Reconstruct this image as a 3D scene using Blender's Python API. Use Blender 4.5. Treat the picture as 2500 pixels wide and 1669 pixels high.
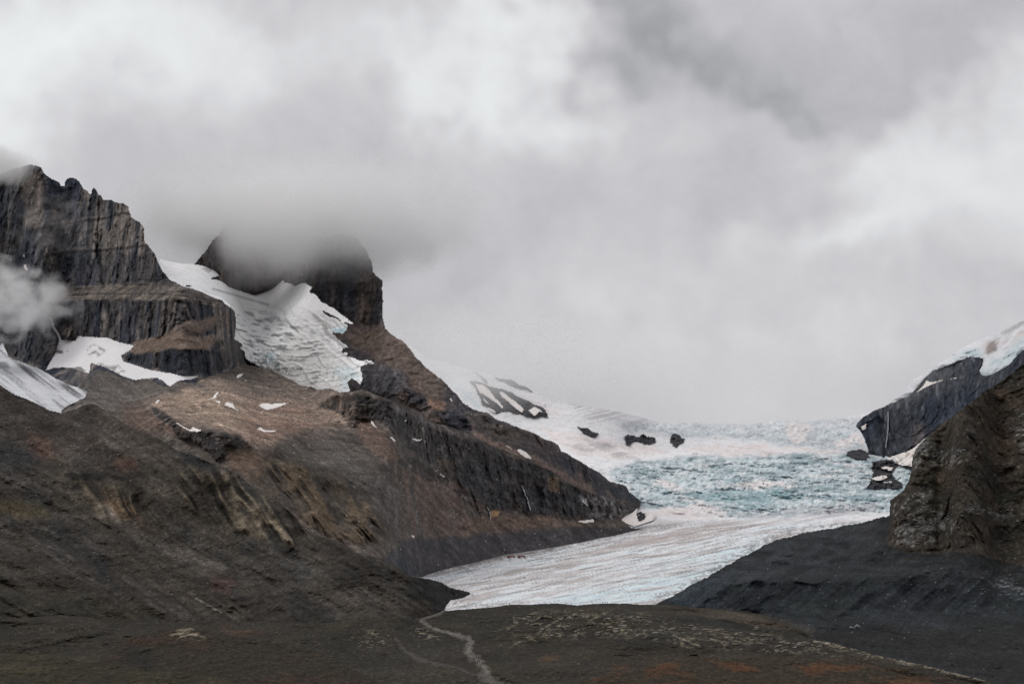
import bpy, bmesh, math, random
import numpy as np
from mathutils import Vector

for o in list(bpy.data.objects):
    bpy.data.objects.remove(o, do_unlink=True)
SC = bpy.context.scene
COL = SC.collection
rad = math.radians

# ------------------------------------------------------------------ camera, sky, sun, exposure
W0, H0, F = 2500.0, 1669.0, 5300.0
PITCH = math.atan(725.5 / F)
cd = bpy.data.cameras.new('camera')
cd.sensor_width = 36.0
cd.lens = 36.0 * F / W0
cd.clip_start = 1.0
cd.clip_end = 120000.0
cam = bpy.data.objects.new('camera', cd)
COL.objects.link(cam)
cam.rotation_euler = (math.pi / 2 + PITCH, 0, 0)
SC.camera = cam
SC.view_settings.view_transform = 'Standard'
SC.view_settings.look = 'None'
SC.view_settings.gamma = 1.0
SC.view_settings.exposure = 0.0
SC.cycles.use_denoising = True
SC.cycles.denoiser = 'OPENIMAGEDENOISE'
SC.cycles.denoising_input_passes = 'RGB_ALBEDO_NORMAL'
SC.cycles.denoising_prefilter = 'NONE'
SC.cycles.max_bounces = 14
SC.cycles.diffuse_bounces = 2
SC.cycles.volume_bounces = 12
SC.cycles.use_adaptive_sampling = True
SC.cycles.adaptive_threshold = 0.02

SUN_AZ, SUN_EL = -105.0, 55.0          # degrees from straight ahead (left negative), above the horizon
sd = bpy.data.lights.new('sun', 'SUN')
sd.energy = 1.2
sd.angle = rad(30)
sd.color = (1.0, 0.97, 0.93)
sun = bpy.data.objects.new('sun', sd)
COL.objects.link(sun)
_sdir = Vector((math.sin(rad(SUN_AZ)) * math.cos(rad(SUN_EL)), math.cos(rad(SUN_AZ)) * math.cos(rad(SUN_EL)), math.sin(rad(SUN_EL))))
sun.rotation_euler = (-_sdir).to_track_quat('-Z', 'Y').to_euler()


def lin(c):
    c = c / 255.0
    return c / 12.92 if c <= 0.04045 else ((c + 0.055) / 1.055) ** 2.4


def build_world():
    w = bpy.data.worlds.new('World')
    SC.world = w
    w.use_nodes = True
    nt = w.node_tree
    nt.nodes.clear()
    N = nt.nodes.new
    L = nt.links.new

    def math_(op, a, b=None, c=None):
        n = N('ShaderNodeMath')
        n.operation = op
        for i, v in enumerate((a, b, c)):
            if v is None:
                continue
            if isinstance(v, (int, float)):
                n.inputs[i].default_value = v
            else:
                L(v, n.inputs[i])
        return n.outputs[0]

    tc = N('ShaderNodeTexCoord')
    sep = N('ShaderNodeSeparateXYZ')
    L(tc.outputs['Generated'], sep.inputs[0])
    az = math_('ARCTAN2', sep.outputs[0], sep.outputs[1])
    el = math_('ARCSINE', sep.outputs[2])
    uv = N('ShaderNodeCombineXYZ')
    L(az, uv.inputs[0])
    L(el, uv.inputs[1])

    def noise(scale, detail, rough, vec, dist=0.0):
        n = N('ShaderNodeTexNoise')
        n.inputs['Scale'].default_value = scale
        n.inputs['Detail'].default_value = detail
        n.inputs['Roughness'].default_value = rough
        n.inputs['Distortion'].default_value = dist
        L(vec, n.inputs['Vector'])
        return n

    dirv = tc.outputs['Generated']
    wn = noise(14.0, 3.0, 0.6, dirv)
    wsub = N('ShaderNodeVectorMath'); wsub.operation = 'SUBTRACT'
    L(wn.outputs['Color'], wsub.inputs[0]); wsub.inputs[1].default_value = (0.5, 0.5, 0.5)
    wsc = N('ShaderNodeVectorMath'); wsc.operation = 'SCALE'
    L(wsub.outputs[0], wsc.inputs[0]); wsc.inputs['Scale'].default_value = 0.14
    wad = N('ShaderNodeVectorMath'); wad.operation = 'ADD'
    L(uv.outputs[0], wad.inputs[0]); L(wsc.outputs[0], wad.inputs[1])
    wd = N('ShaderNodeVectorMath'); wd.operation = 'MULTIPLY_ADD'
    L(wsub.outputs[0], wd.inputs[0]); wd.inputs[1].default_value = (0.05, 0.05, 0.05); L(dirv, wd.inputs[2])
    wdir = wd.outputs[0]

    def pix(px, py):
        v = 834.5 - py
        y = F * math.cos(PITCH) - v * math.sin(PITCH)
        z = F * math.sin(PITCH) + v * math.cos(PITCH)
        x = px - 1250
        return math.atan2(x, y), math.asin(z / math.sqrt(x * x + y * y + z * z))

    # cloud masses seen in the sky: pixel of the centre, half sizes in pixels, brightness step
    blobs = SKY_BLOBS
    total = None
    for (px, py, sx, sy, amp) in blobs:
        a0, e0 = pix(px, py)
        vm = N('ShaderNodeVectorMath'); vm.operation = 'MULTIPLY_ADD'
        L(wad.outputs[0], vm.inputs[0]); vm.inputs[1].default_value = (F / sx, F / sy, 0); vm.inputs[2].default_value = (-a0 * F / sx, -e0 * F / sy, 0)
        dp = N('ShaderNodeVectorMath'); dp.operation = 'DOT_PRODUCT'
        L(vm.outputs[0], dp.inputs[0]); L(vm.outputs[0], dp.inputs[1])
        g = math_('POWER', 0.36788, dp.outputs['Value'])
        total = math_('MULTIPLY', g, amp) if total is None else math_('MULTIPLY_ADD', g, amp, total)
    n1 = noise(9.0, 5.0, 0.58, wdir)
    n2 = noise(38.0, 4.0, 0.64, wdir)
    t = math_('ADD', total, math_('MULTIPLY', math_('SUBTRACT', n1.outputs[0], 0.5), 0.16))
    t = math_('ADD', t, math_('MULTIPLY', math_('SUBTRACT', n2.outputs[0], 0.5), 0.14))
    lum = math_('ADD', t, SKY_BASE)
    lum = math_('MAXIMUM', lum, 0.30)
    lum = math_('MINIMUM', lum, 0.96)
    # grey clouds lean faintly lilac, white ones faintly cyan
    ramp = N('ShaderNodeValToRGB')
    L(lum, ramp.inputs[0])
    e = ramp.color_ramp.elements
    e[0].position = 0.30; e[0].color = (0.280, 0.285, 0.298, 1)
    e[1].position = 0.96; e[1].color = (0.925, 0.965, 0.965, 1)
    for pos, c in ((0.45, (0.438, 0.440, 0.458)), (0.55, (0.548, 0.540, 0.562)), (0.66, (0.660, 0.656, 0.676)), (0.80, (0.790, 0.805, 0.815))):
        el_ = e.new(pos); el_.color = (*c, 1)
    sky = N('ShaderNodeTexSky')
    sky.sky_type = 'NISHITA'
    sky.sun_disc = False
    sky.sun_elevation = rad(SUN_EL)
    sky.sun_rotation = rad(SUN_AZ)
    b1 = N('ShaderNodeBackground'); b1.inputs[1].default_value = 0.1
    L(sky.outputs[0], b1.inputs[0])
    b2 = N('ShaderNodeBackground'); b2.inputs[1].default_value = 1.0
    L(ramp.outputs[0], b2.inputs[0])
    mx = N('ShaderNodeMixShader'); mx.inputs[0].default_value = 0.97      # nearly closed cloud cover over the clear sky
    L(b1.outputs[0], mx.inputs[1]); L(b2.outputs[0], mx.inputs[2])
    w.cycles.sampling_method = 'MANUAL'
    w.cycles.sample_map_resolution = 256
    out = N('ShaderNodeOutputWorld')
    L(mx.outputs[0], out.inputs[0])


SKY_BASE = 0.575
SKY_BLOBS = [
    (60, 120, 330, 240, 0.24), (420, 60, 330, 150, 0.16), (0, 320, 130, 150, 0.14),
    (1010, 50, 230, 110, 0.16), (1290, 190, 170, 130, 0.20), (1160, 100, 190, 100, 0.09),
    (1500, 50, 240, 100, -0.17), (1720, 150, 190, 80, -0.17), (1900, 230, 120, 60, -0.14), (1300, 0, 200, 45, -0.14),
    (2400, 100, 240, 150, -0.06), (2120, 60, 220, 110, -0.04), (2200, 200, 160, 60, -0.04),
    (2350, 430, 230, 130, 0.19), (2080, 570, 240, 80, 0.15), (2150, 350, 130, 90, 0.11), (2450, 270, 120, 70, 0.08),
    (1830, 460, 220, 110, -0.06), (420, 430, 330, 150, -0.01), (680, 560, 420, 170, -0.02), (1050, 740, 260, 150, -0.06), (620, 330, 380, 110, 0.0),
    (1480, 400, 330, 120, 0.01), (2350, 640, 300, 90, 0.05), (1700, 900, 700, 150, 0.07), (1300, 560, 300, 120, -0.02),
]
build_world()

# ------------------------------------------------------------------ helpers: noise, rays, fields
rng = np.random.default_rng(7)
_T = rng.random((64, 64, 64)).astype(np.float32)


def vnoise(x, y, z):
    xi = np.floor(x).astype(np.int64); yi = np.floor(y).astype(np.int64); zi = np.floor(z).astype(np.int64)
    fx = (x - xi).astype(np.float32); fy = (y - yi).astype(np.float32); fz = (z - zi).astype(np.float32)
    fx = fx * fx * fx * (fx * (fx * 6 - 15) + 10); fy = fy * fy * fy * (fy * (fy * 6 - 15) + 10); fz = fz * fz * fz * (fz * (fz * 6 - 15) + 10)
    a, b = xi & 63, (xi + 1) & 63
    c, d = yi & 63, (yi + 1) & 63
    e, f = zi & 63, (zi + 1) & 63
    v = (_T[a, c, e] * (1 - fx) + _T[b, c, e] * fx) * (1 - fy) + (_T[a, d, e] * (1 - fx) + _T[b, d, e] * fx) * fy
    w = (_T[a, c, f] * (1 - fx) + _T[b, c, f] * fx) * (1 - fy) + (_T[a, d, f] * (1 - fx) + _T[b, d, f] * fx) * fy
    return (v * (1 - fz) + w * fz) * 2 - 1


def fbm(x, y, z, octs=4, gain=0.5, seed=0):
    s = 0; a = 1.0; tot = 0
    for i in range(octs):
        k = 2.03 ** i
        s = s + a * vnoise(x * k + 13.7 * i + seed * 7.31, y * k + 5.1 * i + seed * 3.17, z * k + 9.3 * i + seed * 1.91)
        tot += a; a *= gain
    return s / tot * 1.6


def ridged(x, y, z, octs=3, gain=0.5, seed=0):
    s = 0; a = 1.0; tot = 0
    for i in range(octs):
        k = 2.03 ** i
        n = vnoise(x * k + 13.7 * i + seed * 7.31, y * k + 5.1 * i + seed * 3.17, z * k + 9.3 * i + seed * 1.91)
        s = s + a * (1 - np.abs(n) * 2)
        tot += a; a *= gain
    return s / tot


def ray(px, py):
    v = 834.5 - np.asarray(py, float)
    y = F * math.cos(PITCH) - v * math.sin(PITCH)
    z = F * math.sin(PITCH) + v * math.cos(PITCH)
    return (np.asarray(px, float) - 1250) / y, z / y        # x per metre forward, z per metre forward


def boxblur(a, r, axis):
    if r < 1:
        return a
    r = int(r)
    p = np.pad(a, [(r + 1, r) if i == axis else (0, 0) for i in range(2)], mode='edge')
    c = np.cumsum(p, axis=axis)
    n = a.shape[axis]
    if axis == 0:
        return (c[2 * r + 1:2 * r + 1 + n] - c[0:n]) / (2 * r + 1)
    return (c[:, 2 * r + 1:2 * r + 1 + n] - c[:, 0:n]) / (2 * r + 1)


def blur(a, r):
    for _ in range(2):
        a = boxblur(boxblur(a, r, 0), r, 1)
    return a


def inpoly(X, Y, pts):
    res = np.zeros(X.shape, bool)
    n = len(pts)
    for i in range(n):
        x1, y1 = pts[i]; x2, y2 = pts[(i + 1) % n]
        if y1 == y2:
            continue
        c = ((y1 > Y) != (y2 > Y)) & (X < (x2 - x1) * (Y - y1) / (y2 - y1) + x1)
        res ^= c
    return res


def A(r, g, b):
    """albedo of a surface that photographs as this sRGB colour under the overcast sky"""
    m = (r + g + b) / 3
    ill = 0.95 if m < 110 else (0.76 if m > 165 else 0.95 - (m - 110) / 55 * 0.19)      # level light; steep bright ice gets less of it
    return np.array([min(0.9, lin(v) / ill) for v in (r, g, b)])


class Field:
    """a stretch of terrain: directions on a fine raster, distances integrated up its slopes from the line it rises from"""

    def __init__(s, x0, x1, y0, y1, step, slope, sy=None):
        s.step = step
        s.sy = sy or step
        s.px = np.arange(x0, x1 + step, step, dtype=float)
        s.py = np.arange(y0, y1 + s.sy, s.sy, dtype=float)
        s.X, s.Yp = np.meshgrid(s.px, s.py)
        s.rx, s.rz = ray(s.X, s.Yp)
        s.S = np.full(s.X.shape, float(slope))
        s.wx = fbm(s.X / 40, s.Yp / 40, s.X * 0 + 0.5, 4, 0.6, 1)
        s.wy = fbm(s.X / 40, s.Yp / 40, s.X * 0 + 0.5, 4, 0.6, 2)
        s.col = None

    def poly(s, pts, feather=0, warp=0.0):
        xs = [p[0] for p in pts]; ys = [p[1] for p in pts]
        m = np.zeros(s.X.shape, float)
        e = 2 * feather + 2 * warp + 8
        c0 = max(0, int((min(xs) - e - s.px[0]) / s.step)); c1 = min(len(s.px), int((max(xs) + e - s.px[0]) / s.step) + 2)
        r0 = max(0, int((min(ys) - e - s.py[0]) / s.sy)); r1 = min(len(s.py), int((max(ys) + e - s.py[0]) / s.sy) + 2)
        if c1 <= c0 or r1 <= r0:
            return m
        sl = (slice(r0, r1), slice(c0, c1))
        mm = inpoly(s.X[sl] + s.wx[sl] * warp, s.Yp[sl] + s.wy[sl] * warp, pts).astype(float)
        m[sl] = blur(mm, feather / math.sqrt(s.step * s.sy) / 1.6) if feather else mm
        return m

    def line(s, pts, width, feather=0):
        d = np.full(s.X.shape, 1e9)
        for i in range(len(pts) - 1):
            x1, y1 = pts[i][:2]; x2, y2 = pts[i + 1][:2]
            w1 = pts[i][2] if len(pts[i]) > 2 else width
            w2 = pts[i + 1][2] if len(pts[i + 1]) > 2 else width
            L2 = (x2 - x1) ** 2 + (y2 - y1) ** 2 + 1e-9
            t = np.clip(((s.X - x1) * (x2 - x1) + (s.Yp - y1) * (y2 - y1)) / L2, 0, 1)
            dd = np.hypot(s.X - x1 - t * (x2 - x1), s.Yp - y1 - t * (y2 - y1)) / (w1 + (w2 - w1) * t) * width
            d = np.minimum(d, dd)
        return np.clip((width / 2 + feather / 2 - d) / max(feather, 1e-3), 0, 1)

    def slope(s, pts, ang, feather=14, warp=6):
        m = s.poly(pts, feather, warp)
        s.S = s.S * (1 - m) + ang * m

    def integrate(s, ref, lateral=10):
        rpx = [r[0] for r in ref]
        ry = np.interp(s.px, rpx, [r[1] for r in ref]); rY = np.interp(s.px, rpx, [r[2] for r in ref])
        ri = np.clip(np.round((ry - s.py[0]) / s.sy).astype(int), 0, len(s.py) - 1)
        R = len(s.py)
        Y = np.tile(rY, (R, 1))
        t = s.rz
        for r in range(R - 2, -1, -1):
            sa = np.radians((s.S[r] + s.S[r + 1]) * 0.5)
            den = np.maximum(np.sin(sa) - t[r] * np.cos(sa), 0.012)
            Y[r] = np.where(r < ri, Y[r + 1] * (1 + np.cos(sa) * (t[r] - t[r + 1]) / den), Y[r])
        for r in range(1, R):
            sa = np.radians((s.S[r] + s.S[r - 1]) * 0.5)
            den = np.maximum(np.sin(sa) - t[r] * np.cos(sa), 0.012)
            Y[r] = np.where(r > ri, np.maximum(Y[r - 1] * (1 + np.cos(sa) * (t[r] - t[r - 1]) / den), 200), Y[r])
        k = lateral / s.step
        Y = boxblur(boxblur(Y, k, 1), k, 1)
        s.Y = Y
        s.Y0 = Y.copy()
        s.lift = 1.0 / np.maximum(np.sin(np.radians(s.S)) - s.rz * np.cos(np.radians(s.S)), 0.03)
        s.wX = s.rx * Y; s.wZ = s.rz * Y

    def bump(s, n, cap=4.0):
        """raise the surface n metres along its normal"""
        s.Y = s.Y - n * np.minimum(s.lift, cap)

    def at(s, px, py):
        c = np.clip((px - s.px[0]) / s.step, 0, len(s.px) - 1.001); r = np.clip((py - s.py[0]) / s.sy, 0, len(s.py) - 1.001)
        c0, r0 = int(c), int(r); fc, fr = c - c0, r - r0
        y = (s.Y[r0, c0] * (1 - fc) + s.Y[r0, c0 + 1] * fc) * (1 - fr) + (s.Y[r0 + 1, c0] * (1 - fc) + s.Y[r0 + 1, c0 + 1] * fc) * fr
        return float(y)

    def point(s, px, py):
        y = s.at(px, py)
        a, b = ray(px, py)
        return Vector((float(a) * y, y, float(b) * y))

    def base(s, c):
        s.col = np.tile(np.array(c), s.X.shape + (1,))

    def paint(s, m, c, a=1.0):
        m = (m * a)[..., None]
        s.col = s.col * (1 - m) + np.array(c) * m

    def shade(s, n, amount):
        s.col = s.col * np.exp(n * amount)[..., None]


def grit(f, x, y, z, s, a, w):
    f.shade(np.clip(fbm(x / s, y / (2 * s), z / s, 3, 0.75, 201), -1, 1), a)
    f.shade(np.clip(rng.normal(0, 1, x.shape), -2.2, 2.2), w)


def crisp(f, k, r=5):
    l = np.log(np.maximum(f.col.mean(-1), 1e-3))
    d = np.clip(l - blur(l, r), -0.9, 0.9)
    f.col = f.col * np.exp(k * d)[..., None]


def plates(n, k):
    return np.floor(n * k) / k * 0.75 + n * 0.25


def mesh_from_field(name, fld, mask, mat, parent=None, smooth=False, lift=None, back=0.02, part=None):
    Yd = fld.Y if lift is None else fld.Y - lift * np.minimum(fld.lift, 4.0)
    mask = mask > 0.5
    cells = mask[:-1, :-1] & mask[1:, :-1] & mask[:-1, 1:] & mask[1:, 1:]
    if part is not None:
        cells &= part[:-1, :-1] > 0.5
    used = np.zeros(mask.shape, bool)
    used[:-1, :-1] |= cells; used[1:, :-1] |= cells; used[:-1, 1:] |= cells; used[1:, 1:] |= cells
    idx = np.full(mask.shape, -1, np.int64)
    n = int(used.sum())
    idx[used] = np.arange(n)
    P = np.stack([fld.rx * Yd, Yd, fld.rz * Yd], -1)[used]
    r, c = np.nonzero(cells)
    quads = np.stack([idx[r + 1, c], idx[r + 1, c + 1], idx[r, c + 1], idx[r, c]], 1)
    # the rim: edges with a cell on one side only are drawn back behind the visible face
    pc = np.pad(cells, 1)
    rims = []
    rr, cc = np.nonzero(cells & ~pc[:-2, 1:-1]); rims.append(np.stack([idx[rr, cc], idx[rr, cc + 1]], 1))
    rr, cc = np.nonzero(cells & ~pc[2:, 1:-1]); rims.append(np.stack([idx[rr + 1, cc + 1], idx[rr + 1, cc]], 1))
    rr, cc = np.nonzero(cells & ~pc[1:-1, :-2]); rims.append(np.stack([idx[rr + 1, cc], idx[rr, cc]], 1))
    rr, cc = np.nonzero(cells & ~pc[1:-1, 2:]); rims.append(np.stack([idx[rr, cc + 1], idx[rr + 1, cc + 1]], 1))
    rims = np.concatenate(rims)
    cols = fld.col[used] if fld.col is not None else np.ones((n, 3)) * 0.5
    if back:
        bv = np.unique(rims)
        bi = np.full(n, -1, np.int64); bi[bv] = n + np.arange(len(bv))
        if lift is None:
            D = P[bv] * (1 + back)
        else:
            D = P[bv].copy()
            D *= 1 + 6.0 / D[:, 1:2]
        P = np.concatenate([P, P[bv], D])
        cols = np.concatenate([cols, cols[bv], cols[bv]])
        k = len(bv)
        quads = np.concatenate([quads, np.stack([bi[rims[:, 1]], bi[rims[:, 0]], bi[rims[:, 0]] + k, bi[rims[:, 1]] + k], 1)])
    me = bpy.data.meshes.new(name)
    nv, nq = len(P), len(quads)
    me.vertices.add(nv); me.vertices.foreach_set('co', P.astype(np.float32).ravel())
    me.loops.add(nq * 4); me.loops.foreach_set('vertex_index', quads.astype(np.int32).ravel())
    me.polygons.add(nq); me.polygons.foreach_set('loop_start', np.arange(0, nq * 4, 4, dtype=np.int32))
    me.polygons.foreach_set('loop_total', np.full(nq, 4, np.int32))
    if smooth:
        me.polygons.foreach_set('use_smooth', np.ones(nq, bool))
    me.update(calc_edges=True)
    at = me.color_attributes.new('tint', 'FLOAT_COLOR', 'POINT')
    at.data.foreach_set('color', np.concatenate([np.clip(cols, 0, 0.9), np.ones((nv, 1))], 1).astype(np.float32).ravel())
    me.materials.append(mat)
    ob = bpy.data.objects.new(name, me)
    COL.objects.link(ob)
    ob.parent = parent
    return ob


def tag(o, label, cat=None, group=None, kind=None):
    o['label'] = label
    if cat: o['category'] = cat
    if group: o['group'] = group
    if kind: o['kind'] = kind
    return o


def terrain_mat(name, scale, rough=0.95, spec=0.15, var=0.35, bump=0.0, bscale=1.0):
    m = bpy.data.materials.new(name)
    m.use_nodes = True
    nt = m.node_tree
    b = nt.nodes['Principled BSDF']
    b.inputs['Roughness'].default_value = rough
    b.inputs['Specular IOR Level'].default_value = spec
    at = nt.nodes.new('ShaderNodeAttribute'); at.attribute_name = 'tint'
    geo = nt.nodes.new('ShaderNodeNewGeometry')
    nz = nt.nodes.new('ShaderNodeTexNoise')
    nz.inputs['Scale'].default_value = scale; nz.inputs['Detail'].default_value = 6; nz.inputs['Roughness'].default_value = 0.65
    nt.links.new(geo.outputs['Position'], nz.inputs['Vector'])
    mr = nt.nodes.new('ShaderNodeMapRange')
    mr.inputs['From Min'].default_value = 0.25; mr.inputs['From Max'].default_value = 0.75
    mr.inputs['To Min'].default_value = 1 - var; mr.inputs['To Max'].default_value = 1 + var
    nt.links.new(nz.outputs['Fac'], mr.inputs['Value'])
    mx = nt.nodes.new('ShaderNodeMix'); mx.data_type = 'RGBA'; mx.blend_type = 'MULTIPLY'; mx.inputs[0].default_value = 1
    nt.links.new(at.outputs['Color'], mx.inputs[6]); nt.links.new(mr.outputs['Result'], mx.inputs[7])
    nt.links.new(mx.outputs[2], b.inputs['Base Color'])
    if bump:
        n2 = nt.nodes.new('ShaderNodeTexNoise')
        n2.inputs['Scale'].default_value = bscale; n2.inputs['Detail'].default_value = 5; n2.inputs['Roughness'].default_value = 0.7
        nt.links.new(geo.outputs['Position'], n2.inputs['Vector'])
        bp = nt.nodes.new('ShaderNodeBump'); bp.inputs['Strength'].default_value = 1.0; bp.inputs['Distance'].default_value = bump
        nt.links.new(n2.outputs['Fac'], bp.inputs['Height']); nt.links.new(bp.outputs['Normal'], b.inputs['Normal'])
    return m


def plain_mat(name, c, rough=0.7, var=0.2, scale=3.0, metallic=0.0):
    m = bpy.data.materials.new(name)
    m.use_nodes = True
    nt = m.node_tree
    b = nt.nodes['Principled BSDF']
    b.inputs['Roughness'].default_value = rough
    b.inputs['Metallic'].default_value = metallic
    tc = nt.nodes.new('ShaderNodeTexCoord')
    nz = nt.nodes.new('ShaderNodeTexNoise'); nz.inputs['Scale'].default_value = scale; nz.inputs['Detail'].default_value = 5
    nt.links.new(tc.outputs['Object'], nz.inputs['Vector'])
    rp = nt.nodes.new('ShaderNodeValToRGB')
    rp.color_ramp.elements[0].position = 0.3; rp.color_ramp.elements[1].position = 0.7
    rp.color_ramp.elements[0].color = (*[v * (1 - var) for v in c], 1)
    rp.color_ramp.elements[1].color = (*[min(1, v * (1 + var)) for v in c], 1)
    nt.links.new(nz.outputs['Fac'], rp.inputs[0]); nt.links.new(rp.outputs[0], b.inputs['Base Color'])
    return m


M_rock = terrain_mat('cliff_rock', 0.06, var=0.35)
M_scree = terrain_mat('scree', 0.12, var=0.3)
M_near = terrain_mat('moraine_till', 0.35, var=0.4)
M_snow = terrain_mat('old_snow', 0.03, rough=0.7, spec=0.3, var=0.05)
M_ice = terrain_mat('glacier_ice', 0.04, rough=0.55, spec=0.35, var=0.14)
STEP = 2.0
# ------------------------------------------------------------------ valley floor under everything
def ground_sheet():
    n = 60
    e = np.linspace(-1, 1, n) ** 3 * 40000
    gx, gy = np.meshgrid(e, e + 3000)
    gz = -75 + 8 * fbm(gx / 900, gy / 900, gx * 0)
    me = bpy.data.meshes.new('ground')
    vs = np.stack([gx, gy, gz], -1).reshape(-1, 3)
    i = np.arange(n * n).reshape(n, n)
    fs = np.stack([i[:-1, :-1], i[:-1, 1:], i[1:, 1:], i[1:, :-1]], -1).reshape(-1, 4)
    me.from_pydata(vs.tolist(), [], fs.tolist())
    me.materials.append(plain_mat('valley_gravel', (0.07, 0.066, 0.06), 0.95, 0.4, 0.004))
    ob = bpy.data.objects.new('ground', me); COL.objects.link(ob)
    tag(ob, 'dark gravel valley floor stretching away below the foreground knoll', kind='structure')


ground_sheet()

# ------------------------------------------------------------------ foreground knoll
def z_of(f):
    return f.rx * f.Y, f.Y, f.rz * f.Y


KN_TOP = [(-80, 1500), (60, 1507), (150, 1499), (200, 1503), (260, 1514), (350, 1506), (430, 1517), (480, 1514), (520, 1509), (600, 1517), (700, 1509), (760, 1514), (820, 1511), (900, 1508), (969, 1503), (1011, 1508), (1044, 1500), (1080, 1489), (1169, 1484), (1205, 1480), (1247, 1475), (1300, 1473), (1349, 1471),
          (1409, 1475), (1445, 1472), (1483, 1471), (1540, 1473), (1600, 1475), (1665, 1477), (1730, 1483), (1815, 1493), (1868, 1501), (1922, 1518), (1960, 1535), (1985, 1552), (1995, 1562), (2033, 1568),
          (2079, 1581), (2130, 1596), (2175, 1606), (2251, 1621), (2328, 1640), (2405, 1658), (2443, 1669), (2580, 1700)]
kn = Field(-80, 2580, 1462, 1712, 2.4, 5.6, 1.0)
kn.slope([(-80, 1500), (240, 1530), (290, 1580), (-80, 1600)], 8)
kn.slope([(780, 1600), (850, 1560), (880, 1520), (960, 1506), (1020, 1520), (1010, 1560), (960, 1600)], 9)
kn.slope([(1240, 1476), (1700, 1484), (1900, 1530), (1700, 1510), (1300, 1500)], 4.2)
kn.slope([(1160, 1560), (1400, 1500), (1700, 1530), (1980, 1575), (2100, 1600), (1500, 1590)], 7.5)
kn.integrate([(-80, 1712, 1130), (2580, 1712, 1130)], 14)
x, y, z = z_of(kn)
big = fbm(x / 60, y / 130, z * 0, 3, 0.5, 3)
mid = fbm(x / 14, y / 40, z / 6, 4, 0.6, 4)
fine = fbm(x / 3.0, y / 9, z / 1.5, 3, 0.65, 5)
hump = fbm(x / 95, y / 260, z * 0, 3, 0.55, 15)
PATH = [(1250, 1676, 14), (1215, 1663, 14), (1190, 1655, 22), (1182, 1646, 26), (1187, 1634, 20), (1172, 1616, 18), (1152, 1602, 20), (1142, 1590, 18), (1146, 1578, 18), (1151, 1566, 16), (1145, 1558, 14), (1120, 1550, 11), (1092, 1543, 9), (1062, 1535, 8), (1041, 1523, 8), (1028, 1514, 9), (1044, 1505, 9), (1064, 1498, 8), (1082, 1492, 8)]
trod = kn.line(PATH, 26, 30)
crestm = np.clip(1 - (kn.Yp - np.interp(kn.px, [q_[0] for q_ in KN_TOP], [q_[1] for q_ in KN_TOP])[None, :] - 4) / 10, 0, 1)
kn.bump((1 - 0.93 * trod) * (1 - 0.6 * crestm) * (6.5 * hump + 2.4 * big + 0.9 * fbm(x / 14, y / 40, z / 6, 4, 0.6, 4) + 0.25 * fine), 6)
kn.base(A(50, 47, 41))
grn = fbm(x / 45, y / 90, z / 20, 4, 0.6, 6)
kn.paint(np.clip(grn * 1.4, 0, 1), A(48, 46, 42), 0.8)
kn.paint(np.clip(-grn * 1.4 - 0.2, 0, 1), A(58, 54, 42), 0.8)
rust = np.clip(fbm(x / 18, y / 40, z / 8, 4, 0.6, 8) * 1.7, 0, 1)
kn.paint(kn.poly([(1600, 1600), (1700, 1592), (1900, 1600), (2080, 1608), (2250, 1640), (2380, 1669), (2300, 1720), (1400, 1720), (1450, 1640)], 30, 20) * (0.25 + rust), A(76, 54, 38), 0.85)
kn.paint(kn.poly([(1310, 1600), (1350, 1595), (1375, 1610), (1355, 1625), (1320, 1622)], 16, 24) * (0.2 + rust), A(92, 70, 50), 0.6)
kn.paint(kn.poly([(1420, 1600), (1480, 1580), (1520, 1590), (1470, 1615)], 16, 24) * (0.2 + rust), A(84, 64, 48), 0.5)
kn.paint(kn.poly([(500, 1512), (600, 1518), (700, 1560), (720, 1600), (640, 1620), (540, 1560)], 20, 20) * (0.3 + rust), A(66, 52, 44), 0.7)
kn.paint(kn.poly([(-80, 1580), (200, 1600), (450, 1640), (500, 1720), (-80, 1720)], 14, 10), A(60, 57, 42), 0.6)
kn.paint(kn.poly([(1600, 1478), (1730, 1485), (1860, 1505), (1950, 1535), (1900, 1535), (1700, 1500)], 6, 6), A(74, 66, 58), 0.7)
kn.paint(kn.poly([(1640, 1508), (1720, 1505), (1800, 1520), (1840, 1535), (1700, 1525)], 6, 6), A(36, 38, 36), 0.8)
kn.paint(kn.poly([(1150, 1525), (1220, 1508), (1260, 1510), (1200, 1540)], 8, 8), A(38, 40, 36), 0.7)
kn.paint(kn.poly([(900, 1590), (1000, 1600), (1030, 1630), (900, 1640), (860, 1620)], 10, 10), A(42, 40, 36), 0.7)
# pale bedrock ribs: streaks that run with the glacier's old flow
u = (kn.X * 0.94 + kn.Yp * 0.35) / 60; v = (kn.Yp * 0.94 - kn.X * 0.35) / 5
streak = np.clip((fbm(u, v, v * 0, 4, 0.6, 9) - 0.18) * 2.6, 0, 1) * np.clip(0.5 + fbm(kn.X / 50, kn.Yp / 18, u * 0, 3, 0.6, 10) * 1.6, 0, 1)
u2 = (kn.X * 0.9 - kn.Yp * 0.45) / 40; v2 = (kn.Yp * 0.9 + kn.X * 0.45) / 6
streak2 = np.clip((fbm(u2, v2, v * 0, 4, 0.6, 11) - 0.15) * 2.6, 0, 1) * np.clip(0.45 + fbm(kn.X / 45, kn.Yp / 20, u * 0, 3, 0.6, 12) * 1.6, 0, 1)
RIBS = [[(1240, 1530), (1280, 1500), (1400, 1490), (1560, 1500), (1640, 1510), (1640, 1560), (1500, 1550), (1350, 1560), (1220, 1580)],
        [(1600, 1520), (1700, 1530), (1850, 1545), (2000, 1560), (2090, 1582), (2180, 1610), (2050, 1606), (1880, 1590), (1700, 1575), (1600, 1560)],
        [(1000, 1535), (1070, 1530), (1070, 1560), (1020, 1565)], [(880, 1540), (960, 1535), (930, 1575), (860, 1570)]]
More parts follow.
